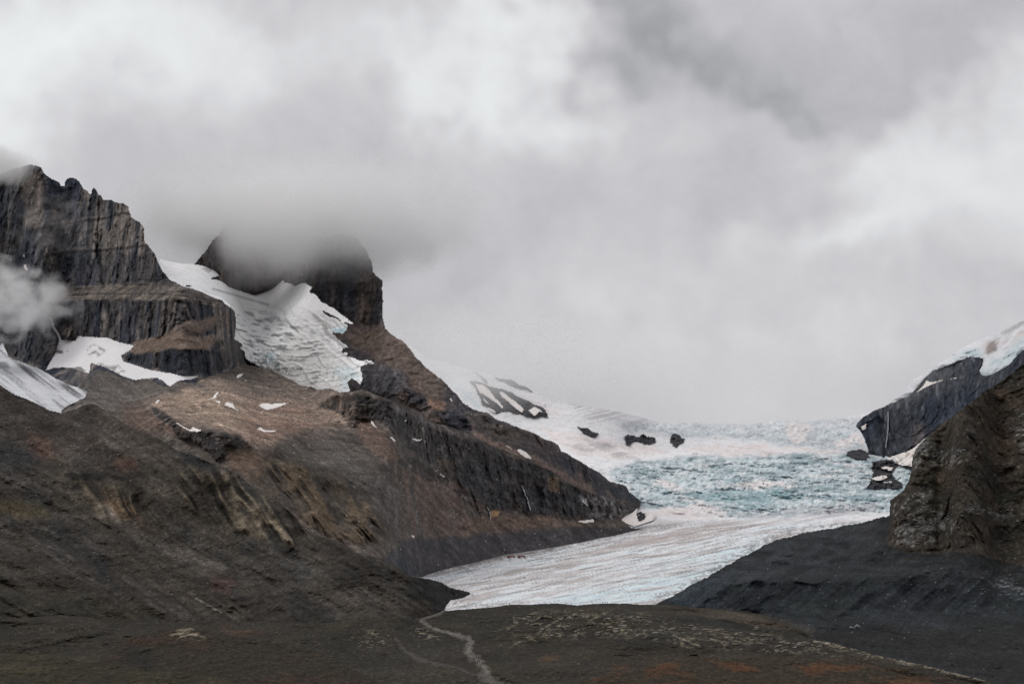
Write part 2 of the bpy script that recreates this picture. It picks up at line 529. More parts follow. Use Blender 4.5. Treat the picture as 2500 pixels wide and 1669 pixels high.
ribs = sum(kn.poly(p, 16, 14) for p in RIBS)
brk = np.clip(0.35 + 1.6 * fbm(kn.X / 9, kn.Yp / 4.5, u * 0, 4, 0.7, 16), 0, 1)
kn.paint(np.clip(ribs, 0, 1) * brk * np.maximum(streak, streak2 * np.clip((1700 - kn.X) / 200, 0, 1)), A(122, 116, 103), 0.75)
kn.paint(np.clip(ribs, 0, 1) * np.clip(fbm(kn.X / 22, kn.Yp / 8, u * 0, 5, 0.7, 17) * 2.2 - 0.4, 0, 1), A(104, 99, 88), 0.55)
crest = kn.line([(1990, 1566), (2040, 1572), (2085, 1584), (2180, 1609), (2255, 1624), (2330, 1643), (2410, 1662)], 10, 8)
kn.paint(crest * np.clip(0.55 + fbm(kn.X / 10, kn.Yp / 5, u * 0, 3, 0.6, 13) * 1.6, 0, 1), A(120, 114, 102), 0.75)
kn.shade(hump, 0.30)  # shading of the rolling relief put into the colour: hollows darker, humps lighter
grit(kn, x, y, z, 2.4, 0.35, 0.15)
kn.shade(fbm(x / 30, y / 70, z / 12, 4, 0.65, 18), 0.25)
kn.paint((rng.random(x.shape) > 0.994).astype(float), A(112, 106, 96), 0.6)
crisp(kn, 0.7)
kn.col = kn.col * np.array([0.74, 0.72, 0.67])
KN_POLY = KN_TOP + [(2580, 1712), (-80, 1712)]
kn_mask = kn.poly(KN_POLY, 0, 1.5)
knoll = mesh_from_field('rocky_knoll', kn, kn_mask, M_near)
tag(knoll, 'dark brown bedrock knoll with rust patches crossing the whole foreground', kind='structure')

# the two hummocks in front of it at lower left
hk = []
for k, (poly, yb, Yb, sl, lab, cols) in enumerate([
        ([(250, 1600), (285, 1585), (300, 1566), (345, 1546), (400, 1534), (460, 1531), (520, 1540), (600, 1556), (700, 1572), (780, 1590), (840, 1620), (900, 1650), (960, 1690), (980, 1715), (180, 1715), (220, 1640)],
         1715, 1090, 9, 'low brown hummock with pale lichened rock cap at lower left', (A(50, 45, 39), A(60, 47, 39))),
        ([(-80, 1585), (0, 1590), (120, 1598), (200, 1612), (300, 1626), (400, 1634), (480, 1642), (560, 1660), (640, 1690), (660, 1715), (-80, 1715)],
         1715, 1040, 6.5, 'mossy olive rise filling the bottom left corner', (A(50, 47, 37), A(62, 58, 44))),
        ([(1330, 1715), (1380, 1680), (1450, 1655), (1540, 1640), (1620, 1618), (1720, 1604), (1820, 1606), (1930, 1600), (2040, 1614), (2130, 1628), (2230, 1650), (2330, 1680), (2400, 1715)],
         1715, 1095, 7.5, 'rust stained rise at the bottom right of the foreground', (A(54, 48, 39), A(82, 56, 38)))]):
    xs = [p[0] for p in poly]
    h = Field(min(xs), max(xs), 1506, 1716, STEP, sl, 1.2)
    h.integrate([(min(xs), yb, Yb or kn.at(min(xs), yb) - 6), (max(xs), yb, Yb or kn.at(max(xs), yb) - 6)], 14)
    x, y, z = z_of(h)
    h.bump(0.8 * fbm(x / 40, y / 90, z * 0, 3, 0.5, 20 + k) + 0.5 * fbm(x / 9, y / 30, z / 4, 4, 0.6, 22 + k) + 0.2 * fbm(x / 2.5, y / 8, z / 1.5, 3, 0.6, 24 + k), 8)
    h.base(cols[0])
    h.paint(np.clip(fbm(x / 20, y / 50, z / 6, 4, 0.6, 26 + k) * 1.5, 0, 1), cols[1], 0.9)
    if k == 0:
        cap = h.poly([(415, 1545), (440, 1533), (470, 1533), (490, 1542), (505, 1556), (470, 1560), (430, 1560)], 6, 8)
        h.paint(cap * np.clip(0.5 + 1.8 * fbm(x / 4, y / 8, z / 2, 3, 0.6, 28), 0, 1), A(112, 106, 96), 0.85)
        h.paint(h.poly([(285, 1590), (330, 1565), (360, 1590), (400, 1630), (330, 1625)], 12, 10), A(36, 36, 33), 0.8)
    grit(h, x, y, z, 2.2, 0.35, 0.20)
    crisp(h, 0.7)
    h.col = h.col * np.array([0.76, 0.73, 0.64])
    o = mesh_from_field('hummock', h, h.poly(poly, 0, 2), M_near)
    tag(o, lab, kind='structure')
    hk.append(h)

# ------------------------------------------------------------------ near moraine on the left
NM_TOP = [(-80, 885), (0, 936), (39, 963), (60, 970), (90, 984), (120, 1000), (150, 1006), (180, 997), (210, 986), (225, 984), (240, 990), (270, 1011), (300, 1029), (345, 1052), (390, 1070), (435, 1098), (480, 1112), (510, 1126), (545, 1138), (578, 1153),
          (605, 1175), (632, 1195), (655, 1210), (680, 1222), (700, 1240), (722, 1261), (740, 1282), (761, 1303), (800, 1312), (836, 1328), (875, 1342), (950, 1372), (1010, 1408), (1030, 1409), (1049, 1411), (1079, 1420), (1100, 1431),
          (1118, 1436), (1145, 1442), (1152, 1449), (1130, 1460), (1100, 1466), (1090, 1480), (1085, 1490)]
nm = Field(-80, 1160, 880, 1530, STEP, 22)
nm.slope([(-80, 930), (240, 985), (420, 1100), (420, 1140), (200, 1150), (-80, 1130)], 27)
nm.slope([(150, 1160), (330, 1160), (470, 1130), (600, 1180), (730, 1290), (640, 1330), (440, 1335), (300, 1290)], 33)
nm.slope([(-80, 1300), (300, 1330), (700, 1360), (1000, 1420), (950, 1500), (-80, 1500)], 15)
nm.integrate([(a, b, kn.at(a, b) + 12) for (a, b) in ((-80, 1508), (300, 1514), (600, 1518), (900, 1512), (1010, 1512), (1085, 1494))] + [(1160, 1462, 1880)], 30)
x, y, z = z_of(nm)
fall = np.clip((1500 - nm.Yp) / 300, 0.25, 1)
u = (nm.X - nm.Yp * 0.62)            # across the fall line, which runs down to the right
v = (nm.Yp + nm.X * 0.62)
uw = u + 13 * fbm(nm.X / 90, nm.Yp / 90, u * 0, 3, 0.5, 30)
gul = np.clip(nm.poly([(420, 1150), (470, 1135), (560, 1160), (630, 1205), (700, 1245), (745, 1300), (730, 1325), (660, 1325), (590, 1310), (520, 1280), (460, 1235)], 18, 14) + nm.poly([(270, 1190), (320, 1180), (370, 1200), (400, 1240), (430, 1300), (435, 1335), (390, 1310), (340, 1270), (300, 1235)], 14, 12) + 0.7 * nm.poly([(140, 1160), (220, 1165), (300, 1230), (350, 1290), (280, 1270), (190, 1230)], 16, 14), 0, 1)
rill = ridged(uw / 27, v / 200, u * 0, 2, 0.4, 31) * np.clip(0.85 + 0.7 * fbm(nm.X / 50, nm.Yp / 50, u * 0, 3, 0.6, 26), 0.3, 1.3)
rill2 = fbm(uw / 11, v / 220, u * 0, 3, 0.55, 32)
su = nm.X * 0.5 - nm.Yp * 0.86; sv = nm.X * 0.86 + nm.Yp * 0.5
scr = fbm((su + 8 * fbm(nm.X / 120, nm.Yp / 120, u * 0, 2, 0.5, 29)) / 5, sv / 110, u * 0, 4, 0.65, 28)
nm.bump(6.0 * fbm(x / 150, y / 150, z / 120, 3, 0.5, 33) + gul * 11.0 * rill + gul * 1.6 * rill2 + (1 - gul) * (0.35 * scr + 4.0 * fbm(su / 40, sv / 200, u * 0, 3, 0.55, 27)) + 1.1 * fbm(x / 18, y / 24, z / 14, 4, 0.6, 34) + 0.4 * fbm(x / 3.5, y / 3.5, z / 3, 3, 0.65, 35), 3.6)
nm.base(A(64, 59, 53))
nm.paint(np.clip(fbm(u / 60, v / 220, u * 0, 4, 0.6, 36) * 1.5, 0, 1), A(52, 52, 52), 0.8)
nm.paint(np.clip(fbm(u / 50, v / 160, u * 0, 4, 0.6, 37) * 1.5 - 0.1, 0, 1) * np.clip((1300 - nm.Yp) / 200, 0, 1), A(72, 65, 60), 0.7)
nm.paint(nm.poly([(-80, 920), (225, 984), (420, 1100), (330, 1140), (160, 1130), (-80, 1060)], 40, 30), A(70, 64, 60), 0.55)
nm.paint(nm.poly([(70, 1050), (110, 1070), (140, 1100), (110, 1120), (80, 1090)], 14, 14), A(88, 66, 58), 0.6)
nm.paint(nm.poly([(290, 1115), (330, 1120), (340, 1140), (310, 1155), (285, 1140)], 12, 12), A(98, 72, 62), 0.6)
nm.paint(nm.poly([(420, 1085), (500, 1105), (540, 1150), (520, 1170), (450, 1130)], 12, 8), A(46, 48, 50), 0.75)
nm.paint(nm.poly([(0, 1085), (80, 1100), (90, 1140), (-20, 1140), (-80, 1100)], 16, 12), A(44, 48, 54), 0.6)
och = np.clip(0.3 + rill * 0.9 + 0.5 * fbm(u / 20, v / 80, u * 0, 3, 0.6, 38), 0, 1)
nm.paint(gul, A(52, 49, 44), 0.7)  # gully troughs darkened in the colour to stand for their shade
nm.paint(gul * np.clip((rill - 0.05) * 2.0 + 0.3 * fbm(u / 20, v / 80, u * 0, 3, 0.6, 38), 0, 1), A(101, 92, 78), 0.85)  # ochre crests painted paler, as the light catches them
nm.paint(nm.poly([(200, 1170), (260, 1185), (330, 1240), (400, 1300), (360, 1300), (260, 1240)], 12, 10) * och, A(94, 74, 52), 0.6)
nm.paint(nm.poly([(225, 1225), (290, 1255), (400, 1320), (560, 1385), (540, 1395), (430, 1365), (340, 1325), (300, 1290)], 9, 9), A(92, 86, 80), 0.75)
nm.paint(nm.poly([(150, 1155), (220, 1155), (320, 1165), (300, 1172), (180, 1172)], 6, 6), A(38, 38, 37), 0.7)
nm.paint(nm.poly([(520, 1400), (560, 1405), (580, 1430), (550, 1450), (520, 1440)], 12, 12), A(84, 62, 56), 0.6)
nm.paint(nm.poly([(-80, 1205), (40, 1220), (130, 1250), (110, 1270), (0, 1260), (-80, 1250)], 14, 12), A(84, 74, 50), 0.55)
nm.paint(nm.poly([(-80, 1420), (200, 1440), (420, 1500), (400, 1540), (-80, 1540)], 30, 20), A(54, 52, 42), 0.6)
nm.paint(nm.poly([(960, 1440), (1010, 1412), (1060, 1414), (1110, 1436), (1150, 1446), (1120, 1462), (1070, 1468), (1000, 1460)], 5, 6), A(46, 48, 46), 0.8)
nm.paint(nm.poly([(680, 1430), (900, 1410), (1000, 1420), (960, 1470), (800, 1480)], 20, 20), A(70, 64, 56), 0.45)
nm.paint(nm.line([(480, 1460), (500, 1472), (540, 1495)], 4, 3), A(105, 102, 98), 0.6)
nm.paint(nm.line([(560, 1412), (720, 1415), (850, 1412), (910, 1402)], 4, 4), A(44, 43, 42), 0.6)
nm.shade(fbm(su / 40, sv / 160, u * 0, 4, 0.65, 41), 0.36)
nm.shade(fbm(nm.X / 110, nm.Yp / 60, u * 0, 4, 0.6, 43), 0.30)
nm.paint(np.clip(fbm(su / 26, sv / 130, u * 0, 4, 0.6, 44) * 2.2 - 0.7, 0, 1) * np.clip((nm.Yp - 1230) / 60, 0, 1), A(82, 77, 72), 0.6)
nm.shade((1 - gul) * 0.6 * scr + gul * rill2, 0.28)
nm.shade(fbm(x / 26, y / 30, z / 16, 4, 0.65, 42), 0.30)
grit(nm, x, y, z, 2.6, 0.26, 0.12)
speck = (rng.random(x.shape) > 0.9994)
nm.paint(speck.astype(float), A(110, 107, 102), 0.7)
crisp(nm, 0.9)
nm.col = nm.col * (0.80 - 0.14 * np.clip((nm.Yp - 1250) / 200, 0, 1))[..., None]
nm_mask = nm.poly(NM_TOP + [(1085, 1530), (-80, 1550)], 0, 1.5)
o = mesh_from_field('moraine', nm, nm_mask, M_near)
tag(o, 'steep dark moraine slope with ochre gullies filling the lower left', kind='structure')

# ------------------------------------------------------------------ right moraine and crag
rf = Field(1580, 2580, 800, 1712, STEP, 7.2)
CRAG = [(2580, 840), (2540, 862), (2500, 888), (2482, 900), (2460, 918), (2436, 934), (2398, 959), (2372, 980), (2347, 998), (2309, 1028), (2285, 1048), (2265, 1064), (2250, 1077), (2240, 1087), (2229, 1108), (2226, 1130), (2225, 1147),
        (2218, 1170), (2211, 1184), (2196, 1202), (2174, 1222), (2171, 1249), (2170, 1285), (2166, 1310), (2167, 1330), (2200, 1345), (2260, 1352), (2340, 1345), (2580, 1400)]
rf.slope([(2170, 1340), (2170, 1290), (2176, 1222), (2215, 1170), (2226, 1100), (2300, 1020), (2600, 800), (2600, 1330), (2400, 1330), (2250, 1350)], 44, 10)
rf.slope([(2160, 1345), (2160, 1210), (2230, 1190), (2260, 1240), (2330, 1290), (2280, 1345)], 62, 10)
rf.slope([(2100, 1400), (2300, 1350), (2600, 1330), (2600, 1520), (2300, 1450), (2150, 1450)], 16, 20)
rf.slope([(1580, 1500), (1700, 1425), (1860, 1420), (2000, 1420), (2250, 1400), (2400, 1420), (2420, 1500), (2100, 1500)], 14, 16)
rf.slope([(2090, 1375), (2150, 1345), (2168, 1318), (2230, 1338), (2340, 1338), (2580, 1325), (2580, 1395), (2300, 1400), (2140, 1395)], 23, 12, 8)
FACE = [(1700, 1470), (1760, 1432), (1830, 1418), (1880, 1424), (1930, 1412), (1990, 1424), (2060, 1420), (2130, 1424), (2230, 1412), (2330, 1398), (2400, 1420), (2420, 1480), (2300, 1492), (2150, 1490), (2000, 1488), (1850, 1486), (1740, 1484)]
rf.slope(FACE, 25, 5, 7)
rf.slope([(1760, 1425), (1900, 1405), (2100, 1412), (2330, 1390), (2330, 1360), (2100, 1375), (1850, 1390)], 5.6, 8, 5)
HOLL = [[(1815, 1352), (1850, 1340), (1895, 1344), (1880, 1356), (1840, 1360)], [(1975, 1354), (2010, 1342), (2045, 1346), (2030, 1358), (1990, 1364)], [(2105, 1270), (2160, 1266), (2165, 1274), (2120, 1277)], [(2095, 1298), (2160, 1292), (2168, 1303), (2120, 1306)],
        [(1920, 1388), (1960, 1376), (1990, 1380), (1960, 1398), (1925, 1402)], [(1880, 1384), (1930, 1372), (1925, 1380), (1890, 1390)], [(2020, 1370), (2070, 1360), (2060, 1368), (2030, 1376)], [(2040, 1312), (2080, 1306), (2070, 1314)]]
rf.integrate([(1580, 1495, 1820), (1800, 1502, 1720), (2000, 1560, 1560), (2200, 1625, 1470), (2580, 1712, 1350)], 16)
x, y, z = z_of(rf)
cragm = rf.poly(CRAG, 6, 4)
u = rf.X * 0.62 + rf.Yp * 0.78; v = rf.Yp * 0.62 - rf.X * 0.78
hum = rf.poly([(1660, 1440), (1900, 1320), (2160, 1270), (2160, 1400), (1900, 1440)], 20, 10)
slump = rf.poly([(1660, 1480), (1740, 1420), (1860, 1415), (2000, 1415), (2250, 1390), (2400, 1410), (2400, 1490), (2100, 1500), (1850, 1495)], 14, 10)
rf.bump((1 - cragm) * (4.0 * fbm(x / 70, y / 200, z / 30, 3, 0.5, 50) + 0.5 * fbm(x / 8, y / 16, z / 5, 4, 0.6, 51) + hum * 1.3 * fbm(rf.X / 45, rf.Yp / 13, z * 0, 3, 0.5, 52) + slump * 4.0 * ridged(u / 46, v / 140, u * 0, 2, 0.45, 53))
        + cragm * np.clip((rf.S - 18) / 22, 0, 1) * (8.0 * fbm(x / 42, y / 42, z / 42, 4, 0.58, 54) + 2.6 * plates(fbm(x / 13, y / 13, z / 13, 4, 0.65, 55), 3)) + 0.25 * fbm(x / 2.5, y / 4, z / 2.5, 3, 0.65, 56), 5.5)
rf.base(A(46, 48, 49))
rf.paint(np.clip(fbm(x / 60, y / 150, z / 30, 4, 0.6, 57) * 1.5, 0, 1), A(40, 42, 43), 0.8)
rf.paint(rf.poly([(1610, 1480), (1760, 1390), (1880, 1320), (2165, 1255), (2165, 1330), (1900, 1390), (1760, 1450)], 16, 8), A(56, 57, 59), 0.7)
rf.paint(rf.poly([(1620, 1480), (1750, 1400), (1800, 1400), (1720, 1480)], 10, 6), A(52, 60, 66), 0.6)
rf.paint(hum * np.clip(-fbm(rf.X / 45, rf.Yp / 13, z * 0, 3, 0.55, 52) * 2 - 0.5, 0, 1), A(36, 38, 38), 0.7)
rf.paint(rf.poly([(1940, 1540), (2060, 1532), (2400, 1530), (2600, 1520), (2600, 1720), (2420, 1660), (2150, 1600), (2000, 1560)], 12, 8), A(44, 41, 38), 0.8)
rf.paint(rf.poly([(1640, 1484), (1760, 1484), (1900, 1500), (1990, 1530), (1980, 1560), (1900, 1520), (1760, 1495)], 6, 5), A(66, 60, 54), 0.6)
facem = rf.poly(FACE, 4, 7)
rf.paint(facem, A(36, 38, 40), 0.75)
rf.paint(facem * np.clip(ridged(u / 22, v / 120, u * 0, 3, 0.5, 48) - 0.1, 0, 1), A(62, 64, 68), 0.7)
rf.paint(np.clip(sum(rf.poly(h_, 4, 4) for h_ in HOLL), 0, 1), A(28, 31, 33), 0.75)  # hollows exist in colour only: their shade painted as dark patches
rf.paint(cragm, A(66, 60, 53), 0.9)
rf.paint(cragm * np.clip(fbm(x / 30, y / 30, z / 25, 4, 0.6, 58) * 1.7 + 0.1, 0, 1), A(46, 46, 42), 0.8)
rf.paint(cragm * rf.poly([(2420, 950), (2500, 960), (2500, 1080), (2450, 1130), (2380, 1090), (2340, 1180), (2260, 1210), (2280, 1160), (2400, 1060)], 26, 20), A(78, 66, 56), 0.6)
gr = np.clip(fbm(x / 12, y / 12, z / 6, 4, 0.65, 59) * 2.2, 0, 1)
rock_p = [[(2270, 1120), (2320, 1095), (2380, 1095), (2360, 1125), (2300, 1135), (2270, 1135)], [(2340, 1060), (2360, 1045), (2385, 1050), (2370, 1070)], [(2180, 1240), (2260, 1180), (2290, 1200), (2260, 1240), (2330, 1270), (2340, 1285), (2260, 1330), (2190, 1330)],
          [(2270, 1265), (2310, 1258), (2335, 1272), (2290, 1282)], [(2450, 1020), (2500, 1000), (2580, 990), (2580, 1100), (2500, 1110), (2460, 1070)], [(2340, 1245), (2380, 1232), (2440, 1250), (2490, 1262), (2560, 1262), (2560, 1275), (2460, 1270), (2400, 1262)],
          [(2230, 1090), (2265, 1065), (2280, 1080), (2245, 1130), (2228, 1150)], [(2400, 1400), (2460, 1410), (2500, 1440), (2580, 1470), (2580, 1500), (2460, 1450)]]
rk = np.clip(sum(rf.poly(p, 8, 12) for p in rock_p), 0, 1)
rf.paint(rk * (0.2 + 0.8 * gr), A(96, 97, 98), 0.8)
rf.paint(rf.line([(2140, 1320), (2165, 1350), (2260, 1372), (2400, 1375), (2580, 1380)], 80, 90) * np.clip(0.6 + fbm(x / 14, y / 20, z / 8, 4, 0.65, 49), 0, 1), A(56, 51, 46), 0.7)
rf.paint(np.clip(rk + 0.2 * cragm, 0, 1) * np.clip(fbm(x / 5, y / 5, z / 2.5, 3, 0.65, 60) * 2.4 - 0.8, 0, 1), A(118, 117, 114), 0.6)
rf.paint(np.clip(fbm(x / 26, y / 40, z / 18, 4, 0.6, 61) * 1.8 - 0.5, 0, 1), A(46, 52, 44), 0.5)
rf.shade((1 - cragm) * fbm(u / 14, v / 90, u * 0, 4, 0.6, 63), 0.2)
rf.shade(fbm(x / 30, y / 60, z / 14, 4, 0.65, 64), 0.30)
grit(rf, x, y, z, 2.6, 0.30, 0.14)
spk = (rng.random(x.shape) > 0.9992)
rf.paint(spk.astype(float), A(130, 126, 120), 0.7)
crisp(rf, 0.8)
rf.col = rf.col * (np.array([0.60, 0.66, 0.72]) * (1 - cragm[..., None]) + np.array([0.74, 0.72, 0.69]) * cragm[..., None])
RM_TOP = [(1595, 1480), (1611, 1470), (1662, 1442), (1709, 1416), (1745, 1394), (1785, 1372), (1818, 1354), (1855, 1333), (1891, 1316), (1916, 1309), (1945, 1303), (1990, 1294), (2036, 1285), (2091, 1277), (2130, 1266), (2175, 1254), (2240, 1254)]
rm_mask = rf.poly(RM_TOP + [(2240, 1345), (2580, 1330), (2580, 1712), (2400, 1712), (1580, 1530)], 0, 5)
crag_mask = rf.poly(CRAG[:-3] + [(2260, 1352), (2340, 1345), (2580, 1345)], 0, 3)
rm_only = rm_mask * (1 - (crag_mask > 0.5))
def dil(m):
    k = m > 0.5
    q = k.copy()
    q[1:] |= k[:-1]; q[:-1] |= k[1:]
    p = q.copy()
    p[:, 1:] |= q[:, :-1]; p[:, :-1] |= q[:, 1:]
    return p.astype(float)
rall = np.maximum(rm_mask, crag_mask)
o = mesh_from_field('moraine', rf, rall, M_near, part=1 - crag_mask)
tag(o, 'black gravel moraine sloping down to the glacier at lower right', kind='structure')
o = mesh_from_field('crag', rf, rall, M_near, part=crag_mask)
tag(o, 'brown craggy hillside with grey rock ribs at the right edge', kind='structure')

# ------------------------------------------------------------------ the glacier: tongue, icefall, upper bowl
gl = Field(900, 2300, 840, 1520, STEP, 4.0)
gl.slope([(850, 1368), (2350, 1368), (2350, 700), (850, 700)], 6.0, 24, 0)
gl.slope([(850, 1268), (1400, 1275), (1800, 1262), (2350, 1248), (2350, 700), (850, 700)], 15, 14, 4)
gl.slope([(1380, 1125), (1600, 1112), (1900, 1104), (2350, 1108), (2350, 1075), (1900, 1078), (1500, 1090), (1300, 1090)], 9, 10, 4)
gl.slope([(1300, 1085), (1600, 1075), (2350, 1080), (2350, 1015), (1990, 1020), (1600, 1015)], 20, 12, 5)
gl.slope([(950, 830), (1300, 900), (1560, 1010), (1540, 1090), (1380, 1110), (1200, 1060), (950, 950)], 27, 20, 5)
gl.integrate([(900, 1500, 1800), (2300, 1500, 1800)], 40)
x, y, z = z_of(gl)
tong = np.clip((gl.Yp - 1265) / 16, 0, 1)
ice1 = gl.poly([(1480, 1155), (1560, 1128), (1700, 1116), (1900, 1110), (2120, 1108), (2260, 1118), (2260, 1235), (2150, 1250), (2000, 1255), (1760, 1262), (1600, 1240), (1520, 1225), (1540, 1190)], 8, 8)
ice2 = gl.poly([(1500, 1030), (1640, 1030), (1800, 1030), (2000, 1024), (2100, 1016), (2100, 1060), (2110, 1100), (1980, 1092), (1800, 1070), (1640, 1066), (1560, 1050)], 10, 10)
crev = ridged(x / 15 + 0.8 * fbm(x / 40, y / 40, z / 20, 3, 0.5, 70), y / 60, z / 10, 4, 0.65, 71)
flow = fbm(gl.X / 150, (gl.Yp - (gl.X - 1500) * -0.17 + 6 * fbm(gl.X / 140, gl.Yp / 40, z * 0, 3, 0.5, 62)) / 7.5, z * 0, 5, 0.62, 72)
flow2 = fbm(gl.X / 120, (gl.Yp + (gl.X - 1500) * 0.22) / 4.0, z * 0, 4, 0.6, 73)
gl.bump(ice1 * 3.4 * crev + ice2 * 2.6 * crev + ice1 * 5 * fbm(x / 60, y / 90, z / 26, 3, 0.5, 69) + tong * (0.5 * flow + 0.35 * flow2 + 0.25 * fbm(x / 5, y / 14, z * 0, 3, 0.6, 74)) + (1 - tong) * (1 - np.clip(ice1 + ice2, 0, 1)) * (3.0 * fbm(x / 70, y / 70, z / 40, 4, 0.5, 75) + 0.8 * fbm(x / 14, y / 14, z / 9, 3, 0.55, 76)), 6)
SNOWC = A(208, 208, 210)
gl.base(SNOWC)
gl.paint(tong, A(196, 198, 201), 1)
gl.paint(tong * np.clip(flow * 2.4, 0, 1), A(172, 165, 162), 0.85)
gl.paint(tong * np.clip(flow2 * 2.2 - 0.5, 0, 1), A(150, 146, 146), 0.6)
gl.paint(tong * np.clip(-flow * 1.6 - 0.1, 0, 1), A(190, 202, 207), 0.7)
gl.paint(tong * gl.poly([(1560, 1290), (1800, 1270), (2120, 1262), (1900, 1300), (1700, 1340), (1500, 1360), (1300, 1375)], 24, 14) * np.clip(0.45 + flow * 1.4, 0, 1), A(166, 155, 152), 0.75)
gl.paint(tong * gl.poly([(1180, 1480), (1500, 1430), (1700, 1370), (1880, 1312), (1750, 1400), (1620, 1480)], 20, 14) * np.clip(0.4 - flow * 1.4, 0, 1), A(178, 198, 204), 0.8)
gl.paint(tong * gl.line([(1600, 1480), (1662, 1440), (1745, 1390), (1818, 1348), (1891, 1310), (2000, 1290), (2160, 1255)], 26, 26) * np.clip(0.25 + 1.6 * fbm(gl.X / 10, gl.Yp / 5, z * 0, 4, 0.7, 81), 0, 1), A(96, 102, 104), 0.8)
gl.paint(tong * gl.line([(1010, 1410), (1060, 1400), (1148, 1378), (1229, 1360), (1349, 1341), (1470, 1315), (1560, 1294)], 22, 22) * np.clip(0.1 + 1.7 * fbm(gl.X / 9, gl.Yp / 4, z * 0, 4, 0.7, 82), 0, 1), A(84, 82, 82), 0.8)
gl.paint(tong * gl.line([(1090, 1440), (1150, 1455), (1090, 1480), (1300, 1476)], 14, 14) * np.clip(0.1 + 1.7 * fbm(gl.X / 9, gl.Yp / 4, z * 0, 4, 0.7, 83), 0, 1), A(100, 98, 96), 0.7)
gl.paint(tong * gl.line([(1020, 1403), (1090, 1388), (1148, 1374), (1229, 1357), (1349, 1339)], 14, 14) * np.clip(0.7 + 1.0 * fbm(x / 12, y / 40, z * 0, 3, 0.6, 80), 0, 1), A(120, 116, 112), 0.75)
gl.paint(tong * gl.line([(1098, 1424), (1160, 1400), (1225, 1388)], 5, 4), A(226, 230, 234), 0.8)
icec = np.clip(ice1 + ice2 * 0.8, 0, 1)
n0 = fbm(x / 90, y / 90, z / 26, 4, 0.6, 77)
tx = fbm(gl.X / 16, gl.Yp / 4.5 + 0.4 * fbm(gl.X / 30, gl.Yp / 12, z * 0, 3, 0.6, 66), z * 0, 5, 0.72, 67)
tx3 = fbm((gl.X + 1.2 * gl.Yp) / 9, (gl.Yp - 0.5 * gl.X) / 9, z * 0, 4, 0.72, 64)
gl.paint(icec, A(176, 189, 193), 0.95)
gl.paint(icec * np.clip(0.35 + 1.0 * n0 + 0.7 * tx, 0, 1), A(144, 160, 165), 0.85)
gl.paint(icec * np.clip(n0 * 1.6 - 0.2 - 0.5 * crev, 0, 1), A(128, 154, 160), 0.7)
gl.paint(icec * np.clip(fbm(x / 60, y / 60, z / 14, 4, 0.6, 78) * 2.2 - 0.75, 0, 1), A(204, 198, 197), 0.8)
gl.paint(ice2 * np.clip(0.7 + n0, 0, 1), A(178, 181, 185), 0.8)
gl.paint(np.clip((1062 - gl.Yp) / 40, 0, 1) * ice2, A(196, 196, 200), 0.6)  # fade into the skyline mist painted into the ice colour
snowp = [[(1410, 1110), (1300, 1040), (1420, 1060), (1560, 1080), (1640, 1100), (1520, 1118)], [(1740, 1165), (1790, 1190), (1860, 1170), (1930, 1185), (1870, 1195), (1780, 1195)], [(1590, 1180), (1620, 1172), (1680, 1195), (1650, 1200)], [(1510, 1230), (1560, 1250), (1640, 1235), (1780, 1250), (1760, 1265), (1560, 1268)],
         [(1910, 1040), (1935, 1030), (1990, 1030), (1970, 1060), (1950, 1085), (1930, 1075)], [(1660, 1240), (1720, 1225), (1770, 1240), (1700, 1256)], [(1660, 1092), (1800, 1085), (2000, 1094), (2110, 1100), (1900, 1104), (1700, 1110)], [(2030, 1075), (2090, 1060), (2110, 1080), (2050, 1090)]]
gl.paint(np.clip(sum(gl.poly(p, 6, 9) for p in snowp), 0, 1), A(208, 200, 199), 0.9)
gl.paint(gl.poly([(1790, 1118), (1990, 1110), (2000, 1150), (1900, 1165), (1800, 1150), (1700, 1160), (1720, 1130)], 10, 10) * np.clip(0.6 + n0, 0, 1), A(132, 152, 156), 0.6)
gl.paint(gl.poly([(1660, 1200), (1760, 1194), (1920, 1196), (1980, 1215), (1900, 1240), (1720, 1225)], 10, 10) * np.clip(0.7 + n0, 0, 1), A(122, 156, 160), 0.65)
gl.paint(gl.poly([(1780, 1250), (1900, 1235), (2130, 1225), (2160, 1240), (2080, 1262), (1860, 1270)], 8, 8) * np.clip(0.5 + 1.3 * flow, 0, 1), A(160, 158, 162), 0.7)
gl.paint(gl.poly([(1380, 970), (1480, 985), (1620, 1020), (1560, 1040), (1440, 1030), (1400, 1000)], 12, 12) * np.clip(0.5 + flow2 * 1.3, 0, 1), A(158, 154, 156), 0.6)
gl.paint(gl.poly([(1420, 1070), (1480, 1080), (1560, 1118), (1580, 1132), (1500, 1115)], 5, 8) * np.clip(0.6 + flow2 * 1.5, 0, 1), A(158, 156, 158), 0.7)
gl.paint(gl.poly([(1370, 1085), (1420, 1085), (1470, 1095), (1420, 1100)], 4, 5), A(170, 168, 170), 0.5)
gl.paint(gl.poly([(1060, 910), (1120, 960), (1170, 1000), (1190, 1005), (1150, 960), (1100, 920)], 8, 8), A(178, 196, 202), 0.7)
gl.paint(gl.poly([(1250, 960), (1330, 990), (1380, 1020), (1340, 1010), (1280, 985)], 8, 8), A(206, 190, 190), 0.6)
gl.shade(fbm(x / 8, y / 12, z / 5, 3, 0.7, 79), 0.10)
gl.shade(np.clip(flow, -1, 1) * tong, -0.10)
dirt = fbm(gl.X / 60, (gl.Yp + (gl.X - 1500) * 0.19) / 2.6, z * 0, 4, 0.7, 68)
gl.paint(tong * np.clip(dirt * 2.6 - 0.75, 0, 1), A(120, 118, 118), 0.7)
gl.shade(tong * np.clip(fbm(gl.X / 20, (gl.Yp + (gl.X - 1500) * 0.19) / 5, z * 0, 4, 0.7, 84), -1, 1), 0.10)
gl.shade(icec * np.clip(tx3, -1, 1), 0.25)
